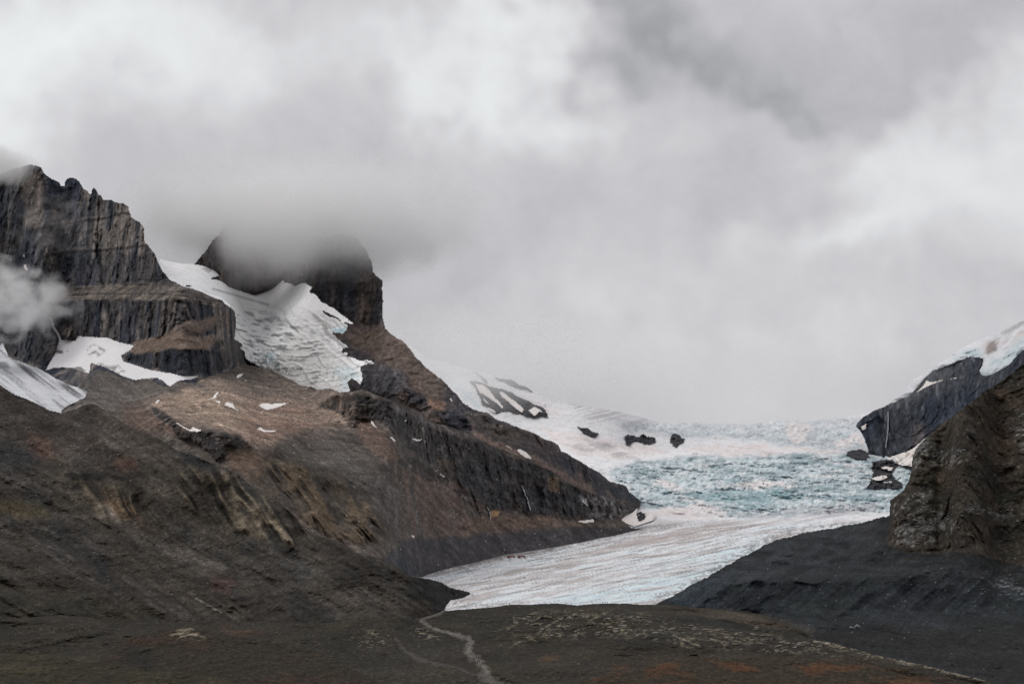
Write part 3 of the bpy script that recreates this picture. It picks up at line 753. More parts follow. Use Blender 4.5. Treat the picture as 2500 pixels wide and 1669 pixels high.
gl.shade(icec * np.clip(tx, -1, 1), 0.30)
gl.paint(icec * np.clip(tx * 2.6 - 0.6, 0, 1), A(98, 120, 128), 0.7)
gl.paint(icec * np.clip(-tx * 2.2 - 0.5, 0, 1), A(212, 214, 216), 0.7)
tx2 = fbm((gl.X + 0.5 * gl.Yp) / 7, (gl.Yp - 0.2 * gl.X) / 3.5, z * 0, 4, 0.7, 85)
gl.shade(icec * np.clip(tx2, -1, 1), 0.22)
edge = gl.line([(1470, 1150), (1560, 1130), (1700, 1118), (1900, 1111), (2120, 1110)], 9, 10) + gl.line([(1560, 1205), (1650, 1198), (1760, 1192), (1920, 1194), (2080, 1200)], 12, 12)
gl.paint(np.clip(edge, 0, 1) * np.clip(0.4 + tx * 1.6, 0, 1), A(104, 130, 138), 0.7)
mid_s = (1 - tong) * (1 - icec)
gl.shade(mid_s * np.clip(fbm(gl.X / 45, (gl.Yp - 0.16 * gl.X) / 4, z * 0, 4, 0.65, 65), -1, 1), 0.10)
gl.shade(rng.normal(0, 1, x.shape), 0.05)
crisp(gl, 0.25)
ROCKI = [([(1150, 950), (1170, 930), (1200, 938), (1240, 950), (1290, 975), (1330, 995), (1335, 1000), (1310, 990), (1270, 985), (1240, 965), (1205, 955), (1190, 950), (1170, 945)], 'dark rock rib in the snow slope left of the icefall'),
         ([(1165, 955), (1185, 985), (1205, 1000), (1216, 1008), (1230, 996), (1255, 990), (1275, 1010), (1300, 1017), (1338, 1020), (1335, 1005), (1290, 995), (1265, 985), (1275, 1000), (1255, 990), (1225, 968), (1210, 955), (1230, 995), (1213, 980), (1190, 960)], 'broken rock band below the snow stripes left of the icefall'),
         ([(1150, 905), (1170, 915), (1195, 935), (1180, 930), (1160, 915)], 'thin dark rock rib high on the misty snow slope'),
         ([(1200, 905), (1240, 925), (1290, 945), (1305, 962), (1285, 952), (1250, 940), (1215, 920)], 'rock rib on the skyline below the low cloud'),
         ([(1412, 1038), (1430, 1045), (1460, 1052), (1462, 1062), (1445, 1066), (1425, 1056)], 'leftmost small rock island in the upper snowfield'),
         ([(1524, 1062), (1535, 1055), (1552, 1058), (1560, 1064), (1575, 1062), (1600, 1070), (1604, 1080), (1585, 1088), (1565, 1080), (1550, 1078), (1535, 1084), (1526, 1076)], 'wide dark rock island at the left end of the upper icefall'),
         ([(1632, 1070), (1645, 1058), (1660, 1060), (1674, 1070), (1670, 1080), (1660, 1086), (1652, 1094), (1644, 1084), (1630, 1080)], 'heart shaped rock island in the upper icefall'),
         ([(2126, 1124), (2150, 1120), (2180, 1125), (2185, 1140), (2170, 1150), (2180, 1165), (2200, 1190), (2160, 1195), (2110, 1190), (2125, 1175), (2130, 1155)], 'dark wet rock step beside the icefall under the right cliff'),
         ([(2080, 1095), (2110, 1098), (2120, 1115), (2095, 1118), (2068, 1108)], 'small dark rock outcrop at the foot of the right cliff'),
         ([(1554, 1252), (1562, 1244), (1576, 1250), (1574, 1265), (1566, 1272), (1556, 1266)], 'black rock knob in snow at the lower left of the icefall')]
rock_all = np.zeros(gl.X.shape)
GLT = [(1000, 840), (1044, 872), (1090, 884), (1150, 900), (1200, 912), (1250, 926), (1290, 944), (1306, 962), (1350, 975), (1400, 984), (1450, 994), (1500, 1002), (1550, 1012), (1590, 1024), (1620, 1030), (1700, 1032), (1760, 1033), (1830, 1032), (1900, 1026), (1960, 1024), (2000, 1022), (2060, 1018), (2100, 1010), (2150, 1000), (2300, 990)]
gl_all = gl.poly(GLT + [(2300, 1320), (2000, 1330), (1680, 1500), (1620, 1518), (900, 1518), (900, 1420), (1000, 1300), (1000, 950)], 0, 1)
below = gl.poly([(880, 1290), (1500, 1290), (1800, 1266), (2130, 1262), (2320, 1240), (2320, 1530), (880, 1530)], 0, 4)
icef = gl.poly([(1350, 1125), (1480, 1128), (1640, 1115), (1900, 1104), (2120, 1108), (2320, 1100), (2320, 1270), (2130, 1266), (1800, 1272), (1500, 1300), (1350, 1300)], 0, 3) * (1 - below)
def part_mask(m):
    return dil(m * gl_all) * (gl_all > 0.5)
rest = gl_all * (1 - np.clip(below + icef, 0, 1))
o = mesh_from_field('glacier', gl, gl_all, M_ice, smooth=True, part=below)
tag(o, 'long streaked white glacier tongue running down the middle of the valley', kind='structure')
o = mesh_from_field('icefall', gl, gl_all, M_ice, smooth=True, part=icef)
tag(o, 'crevassed blue green icefall across the head of the glacier', kind='structure')
o = mesh_from_field('snowfield', gl, gl_all, M_snow, smooth=True, part=rest)
tag(o, 'broad upper snowfield with a pale icefall below the misty skyline', kind='structure')
# ------------------------------------------------------------------ middle slope on the left: bench, scree, spur above the glacier
ms = Field(180, 1640, 880, 1420, STEP, 24)
L_LINE = [(884, 948), (900, 954), (945, 971), (975, 982), (1005, 995), (1035, 1012), (1065, 1031), (1105, 1043), (1140, 1055), (1180, 1073), (1218, 1091), (1260, 1109), (1320, 1133), (1365, 1160), (1410, 1187), (1450, 1205), (1490, 1212), (1530, 1225), (1552, 1236), (1548, 1244), (1530, 1258), (1520, 1268), (1540, 1285)]
ms.slope([(150, 880), (600, 860), (860, 950), (920, 985), (860, 1040), (760, 1075), (690, 1090), (600, 1085), (480, 1055), (330, 1035), (200, 1010)], 9.5, 22, 8)
ms.slope([(470, 1060), (540, 1050), (600, 1070), (620, 1090), (590, 1100), (480, 1080)], 26, 8, 6)
ms.slope([(600, 1090), (700, 1080), (720, 1140), (680, 1180), (600, 1150)], 20, 14, 8)
ms.slope([(690, 1090), (860, 1030), (900, 960), (960, 975), (1010, 1000), (1010, 1070), (900, 1140), (760, 1150)], 12.5, 20, 8)
spur = [(860, 955), (950, 972), (1065, 1031), (1218, 1091), (1365, 1160), (1490, 1212), (1552, 1240), (1520, 1262), (1420, 1270), (1320, 1262), (1200, 1235), (1100, 1170), (1010, 1110), (960, 1060), (870, 1000)]
ms.slope(spur, 46, 12, 8)
ms.slope([(1020, 1075), (1100, 1060), (1230, 1120), (1330, 1150), (1420, 1200), (1500, 1225), (1480, 1262), (1330, 1255), (1180, 1225), (1090, 1140)], 60, 10, 8)
ms.slope([(980, 1300), (1250, 1270), (1550, 1275), (1550, 1300), (1250, 1350), (1000, 1410), (940, 1380)], 20, 12, 4)
BANDS = [[(765, 985), (800, 972), (850, 965), (905, 975), (960, 990), (1010, 1015), (1060, 1045), (1050, 1062), (1000, 1050), (940, 1030), (880, 1020), (860, 1040), (830, 1010), (790, 1000)],
         [(425, 1048), (470, 1052), (520, 1050), (570, 1058), (605, 1075), (615, 1088), (580, 1090), (545, 1080), (550, 1110), (530, 1120), (505, 1095), (470, 1080), (440, 1070)],
         [(365, 985), (385, 985), (405, 1005), (425, 1025), (445, 1052), (425, 1050), (400, 1028), (378, 1008)],
         [(980, 1060), (1040, 1062), (1100, 1085), (1130, 1110), (1080, 1120), (1020, 1105), (985, 1085)],
         [(965, 1120), (1010, 1118), (1060, 1140), (1110, 1165), (1090, 1185), (1040, 1170), (990, 1150)],
         [(1105, 1190), (1150, 1195), (1195, 1225), (1205, 1255), (1170, 1250), (1130, 1225)]]
for b_ in BANDS:
    ms.slope(b_, 50, 5, 9)
_top = [(250, 1008, 0), (300, 1040, 0), (390, 1085, 0), (435, 1112, 0), (510, 1140, 0), (578, 1166, 0), (632, 1206, 0), (680, 1234, 0), (722, 1272, 0), (761, 1314, 0), (836, 1340, 0), (900, 1358, 0), (960, 1385, 0)]
ref = [(180, 1010, 2300), (250, 1008, 2350)]
for (a, b, _) in _top[1:]:
    ref.append((a, b, nm.at(a, b) + 60 + 220 * max(0, (500 - a) / 250) + 330 * max(0, (a - 620) / 340)))
for (a, b) in [(1020, 1406), (1148, 1374), (1229, 1355), (1349, 1337), (1409, 1325), (1468, 1313), (1528, 1301), (1560, 1293), (1640, 1275)]:
    ref.append((a, b, gl.at(a, b) - 10))
ms.integrate(ref, 26)
x, y, z = z_of(ms)
u = ms.X * 0.64 - ms.Yp * 0.77; v = ms.X * 0.77 + ms.Yp * 0.64
gu = ms.X - ms.Yp * 0.62; gv = ms.Yp + ms.X * 0.62
spm = ms.poly(spur, 12, 12)
gul = ms.poly([(600, 1160), (690, 1130), (760, 1150), (860, 1190), (930, 1260), (960, 1310), (860, 1330), (770, 1300), (700, 1230)], 18, 12)
cliffm = np.clip((ms.S - 34) / 14, 0, 1)
uw = u + 8 * fbm(ms.X / 120, ms.Yp / 120, u * 0, 2, 0.5, 90)
gw = gu + 13 * fbm(ms.X / 90, ms.Yp / 90, u * 0, 3, 0.5, 89)
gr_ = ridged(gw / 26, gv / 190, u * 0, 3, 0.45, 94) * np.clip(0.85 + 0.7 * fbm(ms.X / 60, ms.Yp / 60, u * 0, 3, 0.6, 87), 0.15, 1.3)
scr = fbm(uw / 5, v / 120, u * 0, 4, 0.65, 88)
colm = ridged(x / 22, y / 60, z / 90, 4, 0.6, 91)
strat = fbm(x / 300, y / 300, (z + 0.30 * x) / 9, 3, 0.65, 92)
ms.bump(8 * fbm(x / 170, y / 200, z / 120, 3, 0.5, 93) + gul * 10 * gr_ + (1 - cliffm) * (0.7 * scr + 2.0 * fbm(uw / 40, v / 220, u * 0, 3, 0.55, 95) + 0.5 * fbm(x / 9, y / 12, z / 7, 3, 0.6, 96))
        + cliffm * (10 * colm + 2.0 * strat + 7 * plates(fbm(x / 24, y / 24, z / 34, 4, 0.65, 97), 3)) + spm * 6 * plates(fbm(x / 40, y / 40, z / 22, 4, 0.6, 98), 3), 5)
ms.base(A(88, 81, 76))
ms.paint(np.clip(fbm(u / 70, v / 200, u * 0, 4, 0.6, 99) * 1.4, 0, 1), A(70, 66, 63), 0.8)
ms.paint(ms.poly([(330, 940), (520, 930), (620, 960), (760, 960), (860, 960), (900, 1010), (830, 1040), (700, 1040), (650, 1090), (560, 1050), (450, 1020), (350, 985)], 24, 16), A(132, 115, 103), 0.9)
ms.paint(ms.poly([(390, 950), (520, 965), (600, 1000), (640, 1040), (560, 1040), (450, 1010)], 30, 16), A(144, 127, 111), 0.7)
ms.paint(ms.poly([(660, 880), (760, 930), (880, 950), (830, 1000), (700, 985), (600, 940)], 30, 16), A(110, 99, 92), 0.7)
ms.paint(ms.poly([(600, 1000), (720, 990), (800, 1030), (700, 1070), (610, 1060)], 22, 16) * np.clip(0.6 + fbm(x / 60, y / 90, z / 30, 3, 0.6, 100), 0, 1), A(124, 100, 87), 0.8)
ms.paint(ms.poly([(180, 900), (260, 900), (360, 920), (480, 930), (520, 950), (400, 960), (330, 985), (180, 1000)], 12, 10), A(92, 87, 83), 0.9)
ms.paint(ms.poly([(300, 990), (370, 1000), (440, 1030), (470, 1060), (380, 1060), (300, 1030)], 14, 10), A(92, 76, 68), 0.8)
ms.paint(ms.poly([(370, 985), (395, 995), (425, 1030), (430, 1045), (405, 1030), (380, 1010)], 5, 8), A(52, 48, 46), 0.8)
ms.paint(ms.poly([(540, 1100), (610, 1092), (690, 1120), (690, 1160), (640, 1175), (570, 1150)], 14, 12), A(98, 80, 66), 0.75)
ms.paint(ms.poly([(480, 1060), (545, 1052), (590, 1060), (612, 1085), (560, 1085), (500, 1085)], 6, 8), A(66, 58, 53), 0.8)
ms.paint(ms.poly([(500, 1075), (540, 1075), (555, 1110), (540, 1125), (510, 1100)], 6, 8), A(50, 48, 46), 0.7)
ms.paint(ms.poly([(760, 1080), (830, 1085), (960, 1190), (1080, 1250), (1160, 1300), (1060, 1320), (960, 1300), (850, 1200)], 20, 14), A(86, 82, 79), 0.8)
ms.paint(ms.poly([(640, 1100), (740, 1095), (900, 1200), (960, 1300), (900, 1310), (800, 1230), (700, 1180), (650, 1150)], 18, 12), A(66, 63, 58), 0.75)
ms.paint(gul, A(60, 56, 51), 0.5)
ms.paint(gul * np.clip((gr_ - 0.05) * 2, 0, 1), A(94, 80, 64), 0.7)  # lit crests painted pale ochre over the darkened gullies
ms.paint(ms.poly([(840, 990), (920, 1040), (970, 1110), (985, 1135), (930, 1115), (870, 1060)], 12, 10), A(104, 86, 76), 0.8)
ms.paint(ms.poly([(960, 1130), (1060, 1160), (1160, 1210), (1260, 1262), (1430, 1280), (1200, 1300), (1080, 1320), (980, 1360), (990, 1300)], 18, 12) * np.clip(0.65 + fbm(x / 50, y / 60, z / 30, 3, 0.6, 101), 0, 1), A(92, 78, 70), 0.85)
ms.paint(ms.poly([(1110, 1170), (1160, 1180), (1200, 1220), (1170, 1240), (1120, 1210)], 12, 12), A(102, 78, 68), 0.7)
ms.paint(ms.poly([(1150, 1260), (1330, 1262), (1490, 1275), (1540, 1262), (1560, 1275), (1400, 1290), (1180, 1300), (1060, 1330)], 10, 8), A(100, 84, 74), 0.75)
ms.paint(spm, A(64, 62, 62), 0.85)
ms.paint(cliffm * np.clip(0.5 - colm * 0.7, 0, 1), A(44, 46, 50), 0.75)
ms.paint(spm * np.clip(fbm(x / 50, y / 60, z / 24, 4, 0.62, 102) * 1.8 - 0.2, 0, 1), A(88, 78, 68), 0.7)
ms.paint(ms.poly([(1090, 1140), (1180, 1130), (1330, 1170), (1430, 1210), (1400, 1262), (1280, 1250), (1150, 1200)], 14, 12), A(48, 50, 55), 0.6)
ms.paint(ms.poly([(1420, 1200), (1500, 1215), (1550, 1240), (1520, 1262), (1440, 1262), (1400, 1240)], 8, 10) * np.clip(0.4 + fbm(x / 20, y / 20, z / 12, 4, 0.65, 103) * 1.5, 0, 1), A(108, 106, 106), 0.7)
ms.paint(ms.poly([(1330, 1170), (1362, 1162), (1368, 1195), (1352, 1205), (1335, 1195)], 6, 8), A(92, 78, 62), 0.7)
ms.paint(ms.poly([(950, 975), (1010, 1000), (1080, 1040), (1140, 1062), (1130, 1070), (1040, 1035), (960, 1000)], 6, 8), A(98, 92, 90), 0.7)
ms.paint(ms.poly([(1200, 1245), (1222, 1248), (1216, 1262), (1200, 1262)], 3, 4), A(136, 108, 76), 0.8)
ms.paint(ms.poly([(980, 1320), (1060, 1312), (1200, 1300), (1400, 1288), (1570, 1282), (1570, 1300), (1400, 1330), (1230, 1360), (1050, 1410), (960, 1400), (920, 1370)], 8, 6), A(67, 65, 67), 0.95)
ms.paint(ms.poly([(965, 1362), (985, 1362), (1020, 1395), (1010, 1405), (975, 1395)], 4, 4), A(58, 62, 68), 0.8)
bandm = np.clip(sum(ms.poly(b_, 4, 10) for b_ in BANDS), 0, 1)
bn = fbm(x / 26, y / 40, z / 8, 5, 0.7, 86)
ms.paint(bandm * np.clip(0.65 + bn, 0, 1), A(56, 54, 55), 0.85)
ms.paint(bandm * np.clip(bn * 2 - 0.5, 0, 1), A(112, 104, 98), 0.6)
ms.shade(strat * (0.5 + bandm), 0.16)
ms.shade(scr * (1 - cliffm) * (1 - 0.6 * gul), 0.15)
ms.shade(fbm(x / 13, y / 22, z / 9, 4, 0.68, 111) * (1 - cliffm), 0.18)
ms.shade(fbm(x / 40, y / 60, z / 20, 5, 0.68, 107), 0.26)
outc = np.clip(fbm(x / 22, y / 40, z / 7, 5, 0.7, 108) * 3 - 1.25, 0, 1) * (1 - 0.7 * gul)
ms.paint(outc, A(58, 54, 52), 0.7)
grit(ms, x, y, z, 4.0, 0.24, 0.11)
ms.shade(spm * fbm(x / 14, y / 20, z / 12, 4, 0.7, 106), 0.35)
ms.paint((rng.random(x.shape) > 0.9995).astype(float), A(150, 146, 140), 0.7)
MS_BACK = [(200, 985), (232, 902), (265, 903), (300, 925), (330, 932), (357, 921), (390, 939), (415, 942), (435, 928), (470, 937), (500, 919), (560, 905), (590, 885), (575, 850), (580, 842), (611, 862), (632, 882), (659, 899), (689, 914), (722, 929), (740, 935), (800, 944), (830, 957), (854, 958)]
crisp(ms, 0.8)
ms_mask = ms.poly(MS_BACK + L_LINE + [(1570, 1290), (1570, 1310), (1400, 1345), (1230, 1372), (1100, 1400), (1020, 1425), (960, 1415), (760, 1340), (620, 1240), (400, 1120), (230, 1030)], 0, 2)
o = mesh_from_field('mountain_slope', ms, ms_mask, M_scree)
tag(o, 'brown scree bench and dark rocky spur above the glacier left side', kind='structure')

def dense_line(pts, n=6):
    out = []
    for i in range(len(pts) - 1):
        for k in range(n):
            out.append((pts[i][0] + (pts[i + 1][0] - pts[i][0]) * k / n, pts[i][1] + (pts[i + 1][1] - pts[i][1]) * k / n))
    return out + [pts[-1]]


# ------------------------------------------------------------------ left cliff with its ledges, small glacier and snowfield
CL_TOP = [(-80, 470), (-30, 440), (0, 424), (30, 412), (60, 404), (75, 401), (90, 402), (102, 407), (110, 424), (120, 431), (132, 437), (144, 443), (150, 453), (156, 453), (159, 440), (170, 432), (186, 435), (195, 443), (204, 459), (216, 465), (221, 473), (224, 470), (225, 460), (230, 456),
          (237, 462), (241, 473), (247, 474), (254, 486), (273, 486), (283, 495), (300, 496), (313, 503), (318, 521), (322, 530), (342, 540), (352, 554), (353, 590), (364, 599), (380, 620), (393, 650), (397, 659), (414, 683), (450, 698), (492, 710), (525, 726), (544, 732), (549, 740), (564, 749), (573, 761), (576, 772), (577, 812), (575, 828), (596, 842), (612, 862)]
cl = Field(-80, 640, 394, 1030, STEP, 66)
cl.slope([(-80, 1040), (-80, 830), (120, 900), (240, 960), (330, 1040)], 15, 14)
cl.slope([(110, 900), (140, 840), (190, 820), (320, 850), (300, 880), (380, 905), (490, 930), (430, 950), (260, 940), (120, 925)], 24, 14)
cl.slope([(200, 1040), (260, 900), (480, 925), (640, 890), (640, 1040)], 14, 14)
cl.slope([(300, 850), (330, 830), (400, 818), (520, 815), (540, 835), (500, 850), (330, 862)], 30, 8)
cl.slope([(400, 815), (460, 785), (520, 770), (545, 775), (520, 800), (430, 825)], 36, 8)
cl.slope([(530, 850), (580, 830), (620, 860), (600, 890), (540, 880)], 34, 8)
cl.slope([(120, 705), (420, 690), (500, 712), (560, 740), (540, 742), (400, 730), (120, 733)], 30, 8)
cl.slope([(100, 712), (430, 694), (400, 680), (110, 696)], 45, 6)
ref = [(-80, 1000, 3250), (200, 985, 3350)] + [(a, b, ms.at(a, b) + 15) for (a, b) in [(265, 908), (357, 926), (435, 932), (500, 922), (560, 908), (610, 870)]] + [(640, 880, ms.at(640, 888) + 20)]
cl.integrate(ref, 30)
x, y, z = z_of(cl)
cliffm = np.clip((cl.S - 38) / 20, 0, 1)
colm = ridged(x / 34 + 0.4 * fbm(x / 60, y / 60, z / 60, 3, 0.5, 110), y / 120, z / 200, 4, 0.58, 111)
strat = fbm(x / 500, y / 500, z / 11, 4, 0.7, 112)
but = fbm(x / 110, y / 200, z / 240, 3, 0.5, 113)
snow_a = [(108, 905), (120, 885), (135, 860), (140, 838), (142, 826), (128, 800), (120, 772), (124, 772), (134, 795), (146, 815), (150, 828), (185, 832), (190, 820), (225, 821), (260, 823), (290, 834), (330, 842), (318, 855), (297, 868), (300, 880), (330, 890), (370, 904), (410, 908), (450, 916), (490, 917), (470, 925), (440, 930), (430, 945), (412, 943), (395, 930), (380, 922), (350, 926), (330, 930), (300, 920), (275, 905), (255, 895), (235, 890), (222, 885), (220, 912), (190, 905), (170, 898), (140, 898)]
glac_a = [(-80, 845), (-20, 850), (10, 835), (22, 870), (60, 885), (100, 900), (140, 925), (180, 940), (232, 965), (200, 975), (165, 990), (150, 1004), (160, 1012), (120, 1012), (60, 985), (20, 965), (-30, 940), (-80, 910)]
sn = np.clip(cl.poly(snow_a, 4, 2) + cl.poly(glac_a, 4, 3), 0, 1)
nsn = 1 - 0.92 * sn
blk = plates(fbm(x / 30, y / 40, z / 60, 4, 0.62, 109), 3)
cl.bump(nsn * (cliffm * (22 * plates(but, 3) + 11 * colm + 12 * blk + 1.6 * strat + 5.0 * fbm(x / 18, y / 18, z / 26, 5, 0.7, 114)) + (1 - cliffm) * (2.2 * strat + 2.5 * fbm(x / 24, y / 24, z / 14, 4, 0.6, 115))) + sn * (1.0 * fbm(x / 40, y / 40, z / 30, 3, 0.5, 116)), 4)
cl.base(A(80, 80, 84))
tone = fbm(x / 45, y / 60, z / 110, 4, 0.62, 117)
cl.paint(np.clip(tone * 3, 0, 1), A(50, 56, 68), 0.85)
cl.paint(np.clip(-tone * 3 - 0.2, 0, 1), A(116, 108, 102), 0.8)
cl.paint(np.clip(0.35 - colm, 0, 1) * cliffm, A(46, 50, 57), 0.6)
cl.paint(cl.poly([(60, 420), (100, 410), (112, 450), (105, 540), (90, 560), (60, 550), (50, 480)], 8, 8), A(122, 110, 100), 0.6)
cl.paint(cl.poly([(-80, 470), (60, 450), (50, 620), (30, 700), (-80, 700)], 16, 10), A(52, 55, 62), 0.7)
cl.paint(cl.poly([(110, 640), (250, 615), (360, 620), (410, 690), (120, 700)], 12, 10), A(56, 57, 63), 0.6)
band = cl.poly([(120, 735), (400, 730), (545, 742), (575, 770), (575, 822), (520, 800), (440, 825), (330, 845), (180, 822), (120, 790)], 6, 6)
cl.paint(band * np.clip(0.8 - 0.9 * colm, 0, 1), A(42, 45, 52), 0.85)
cl.paint(band * np.clip(colm * 1.3 - 0.4, 0, 1), A(100, 88, 78), 0.6)
cl.paint(cl.poly([(-80, 700), (110, 700), (150, 790), (150, 830), (100, 895), (20, 870), (-80, 830)], 8, 8), A(56, 58, 64), 0.7)
cl.paint(cl.poly([(120, 705), (420, 690), (500, 712), (555, 740), (400, 732), (120, 736)], 5, 5), A(96, 88, 80), 0.6)
cl.paint(cl.poly([(300, 850), (330, 830), (400, 818), (520, 815), (540, 835), (500, 850), (330, 862)], 5, 6), A(112, 97, 86), 0.85)
cl.paint(cl.poly([(400, 815), (460, 785), (520, 770), (545, 775), (520, 800), (430, 825)], 6, 8), A(104, 90, 80), 0.75)
cl.paint(cl.poly([(292, 868), (330, 860), (420, 850), (520, 852), (560, 860), (560, 900), (500, 912), (420, 908), (350, 895)], 5, 6) * np.clip(0.9 - 0.4 * colm, 0, 1), A(38, 41, 47), 0.85)
cl.paint(cl.poly([(520, 830), (580, 830), (615, 865), (590, 890), (540, 870)], 6, 6), A(74, 72, 70), 0.7)
cl.paint(cl.poly([(190, 925), (240, 900), (330, 935), (300, 985), (200, 990)], 6, 6), A(84, 82, 80), 0.8)
for pts, w_, c_, a_ in [([(85, 560), (130, 552), (180, 540), (250, 535), (300, 520), (318, 522)], 5, A(34, 36, 41), 0.7), ([(95, 630), (140, 618), (200, 614), (260, 610), (352, 600)], 6, A(36, 38, 43), 0.7),
                          ([(100, 548), (160, 543), (240, 527)], 5, A(122, 112, 104), 0.5), ([(110, 622), (160, 608), (240, 604), (320, 596)], 5, A(112, 104, 98), 0.5),
                          ([(232, 590), (240, 625), (246, 650), (252, 700)], 7, A(26, 28, 33), 0.85), ([(215, 625), (222, 660), (212, 700)], 5, A(34, 36, 42), 0.7), ([(105, 430), (112, 480), (108, 540)], 8, A(40, 44, 52), 0.7), ([(48, 520), (60, 600), (100, 690)], 12, A(38, 42, 50), 0.6),
                          ([(300, 620), (312, 660), (306, 695)], 5, A(38, 40, 46), 0.6), ([(212, 735), (222, 770), (216, 820)], 9, A(28, 31, 37), 0.8), ([(262, 735), (266, 780), (262, 825)], 10, A(28, 31, 37), 0.8), ([(312, 735), (308, 780), (318, 830)], 7, A(32, 34, 40), 0.7), ([(175, 740), (180, 780), (176, 815)], 9, A(30, 33, 39), 0.7)]:
    lm = cl.line([(a0 + 3 * math.sin(a0), b0) for a0, b0 in dense_line(pts)], w_, w_)
    cl.paint(np.clip(lm, 0, 1), c_, a_)
for yy, a_ in ((700, 0.5), (706, 0.6), (712, 0.5), (719, 0.7), (724, 0.6), (730, 0.7)):
    ll = cl.line([(115, yy + 3), (250, yy - 2), (400, yy - 1), (470, yy + 6), (540, yy + 18)], 2.6, 2.5)
    cl.paint(ll * np.clip(0.5 + fbm(cl.X / 30, cl.Yp / 4, x * 0, 3, 0.6, 119), 0, 1), A(40, 38, 38) if yy % 2 else A(128, 118, 106), a_)
ledge = cl.poly([(110, 690), (420, 680), (560, 735), (540, 748), (400, 738), (110, 742)], 8, 4)
cl.shade(strat * (0.25 + 0.9 * ledge), 0.30)
cl.shade(cliffm * fbm(x / 9, y / 30, z / 60, 4, 0.7, 118), 0.42)
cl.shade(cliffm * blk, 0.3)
grit(cl, x, y, z, 5.0, 0.28, 0.12)
crisp(cl, 0.6)
rough_top = [(a, b) for a, b in CL_TOP]
cl_mask = cl.poly(rough_top + [(612, 900), (560, 930), (450, 960), (330, 990), (250, 1030), (-80, 1030)], 0, 2.2)
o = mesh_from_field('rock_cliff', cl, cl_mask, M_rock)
tag(o, 'tall dark layered rock cliff with jagged top at the left edge', kind='structure')
# the small glacier and the snowfield at its foot
x, y, z = z_of(cl)
cl.base(A(206, 205, 206))
cl.paint(cl.poly(glac_a, 6, 3), A(196, 198, 202), 1)
d1 = fbm((cl.X - cl.Yp * 1.3) / 6, (cl.Yp + cl.X) / 90, x * 0, 4, 0.6, 120)
cl.paint(cl.poly(glac_a, 6, 3) * np.clip(d1 * 1.8 - 0.35, 0, 1), A(96, 98, 104), 0.8)
cl.paint(cl.line([(60, 900), (130, 935), (235, 965)], 22, 22) * np.clip(0.5 + d1, 0, 1), A(78, 78, 82), 0.9)
cl.paint(cl.poly([(-40, 880), (15, 885), (30, 900), (-10, 900)], 5, 4), A(70, 74, 80), 0.7)
d2 = np.clip(fbm(cl.X / 14, cl.Yp / 9, x * 0, 4, 0.65, 121) * 2.2 + 0.3, 0, 1)
cl.paint(cl.poly([(220, 885), (230, 880), (300, 895), (320, 920), (290, 930), (250, 905)], 6, 7) * d2, A(112, 106, 104), 0.8)
cl.paint(cl.poly([(208, 846), (230, 845), (262, 850), (240, 866), (215, 868)], 4, 6) * d2, A(110, 104, 100), 0.8)
cl.paint(cl.poly([(130, 853), (165, 852), (172, 862), (130, 864)], 3, 4) * d2, A(80, 76, 74), 0.85)
cl.paint(cl.poly([(125, 898), (195, 895), (210, 905), (150, 910)], 3, 4), A(96, 92, 90), 0.8)
g1 = cl.poly(glac_a, 0, 3) * cl_mask
o = mesh_from_field('glacier', cl, g1, M_ice, smooth=True, lift=3.0 * blur(g1, 3))
tag(o, 'small dirty glacier snout behind the moraine at the left edge', kind='structure')
g2 = cl.poly(snow_a, 0, 2) * cl_mask
o = mesh_from_field('snowfield', cl, g2, M_snow, smooth=True, lift=2.5 * blur(g2, 3))
tag(o, 'white snow apron at the foot of the left cliff', kind='structure')
CL_SNOW = [([(44, 592), (48, 594), (52, 605), (60, 620), (63, 632), (56, 628), (54, 622), (58, 622), (50, 606)], 'thin snow thread high in a gully of the left cliff'),
           ([(57, 645), (64, 645), (70, 662), (64, 660), (57, 652)], 'small snow patch in the cliff gully just above the mist')]

# ------------------------------------------------------------------ hanging glacier
HG = [(392, 630), (440, 641), (470, 646), (500, 649), (514, 655), (530, 660), (538, 668), (546, 673), (512, 681), (536, 683), (560, 697), (585, 707), (605, 713), (629, 713), (653, 700), (668, 694), (680, 688), (690, 679), (697, 690), (712, 694), (722, 698), (735, 692), (749, 690), (757, 696), (766, 697), (758, 712),
      (779, 721), (784, 732), (800, 745), (815, 752), (830, 763), (848, 778), (867, 791), (850, 792), (832, 785), (818, 776), (800, 762), (790, 758), (800, 770), (830, 783), (849, 795), (848, 803), (836, 815), (820, 813), (812, 814), (825, 826), (835, 835), (853, 850), (836, 851), (838, 860), (852, 862), (848, 870), (875, 880), (890, 880), (908, 880), (918, 890), (900, 888), (880, 895), (886, 925), (881, 940), (872, 932), (860, 926), (850, 935), (856, 956), (846, 968), (828, 966), (810, 957), (798, 955), (758, 946), (738, 945), (718, 940), (684, 925), (653, 909), (624, 890), (600, 872), (596, 858), (560, 836), (545, 800), (560, 745), (540, 728), (480, 705), (400, 675)]
hg = Field(380, 930, 620, 970, STEP, 24)
hg.slope([(560, 800), (700, 850), (860, 860), (900, 960), (560, 960)], 33, 16)
hg.slope([(380, 620), (560, 650), (780, 730), (760, 770), (600, 740), (380, 700)], 17, 16)
ref = [(380, 690, cl.at(392, 662) + 250)] + [(a, b, max(cl.at(a, b - 4) + 150, 3500)) for (a, b) in [(414, 690), (492, 716), (544, 740), (574, 775)]] + [(a, b, ms.at(a, b + 5) + 25) for (a, b) in [(611, 866), (659, 898), (722, 928), (800, 943), (850, 957)]] + [(930, 958, ms.at(890, 960) + 25)]
hg.integrate(ref, 40)
x, y, z = z_of(hg)
low = np.clip((hg.Yp - 715 - 0.12 * (hg.X - 560)) / 70, 0, 1)
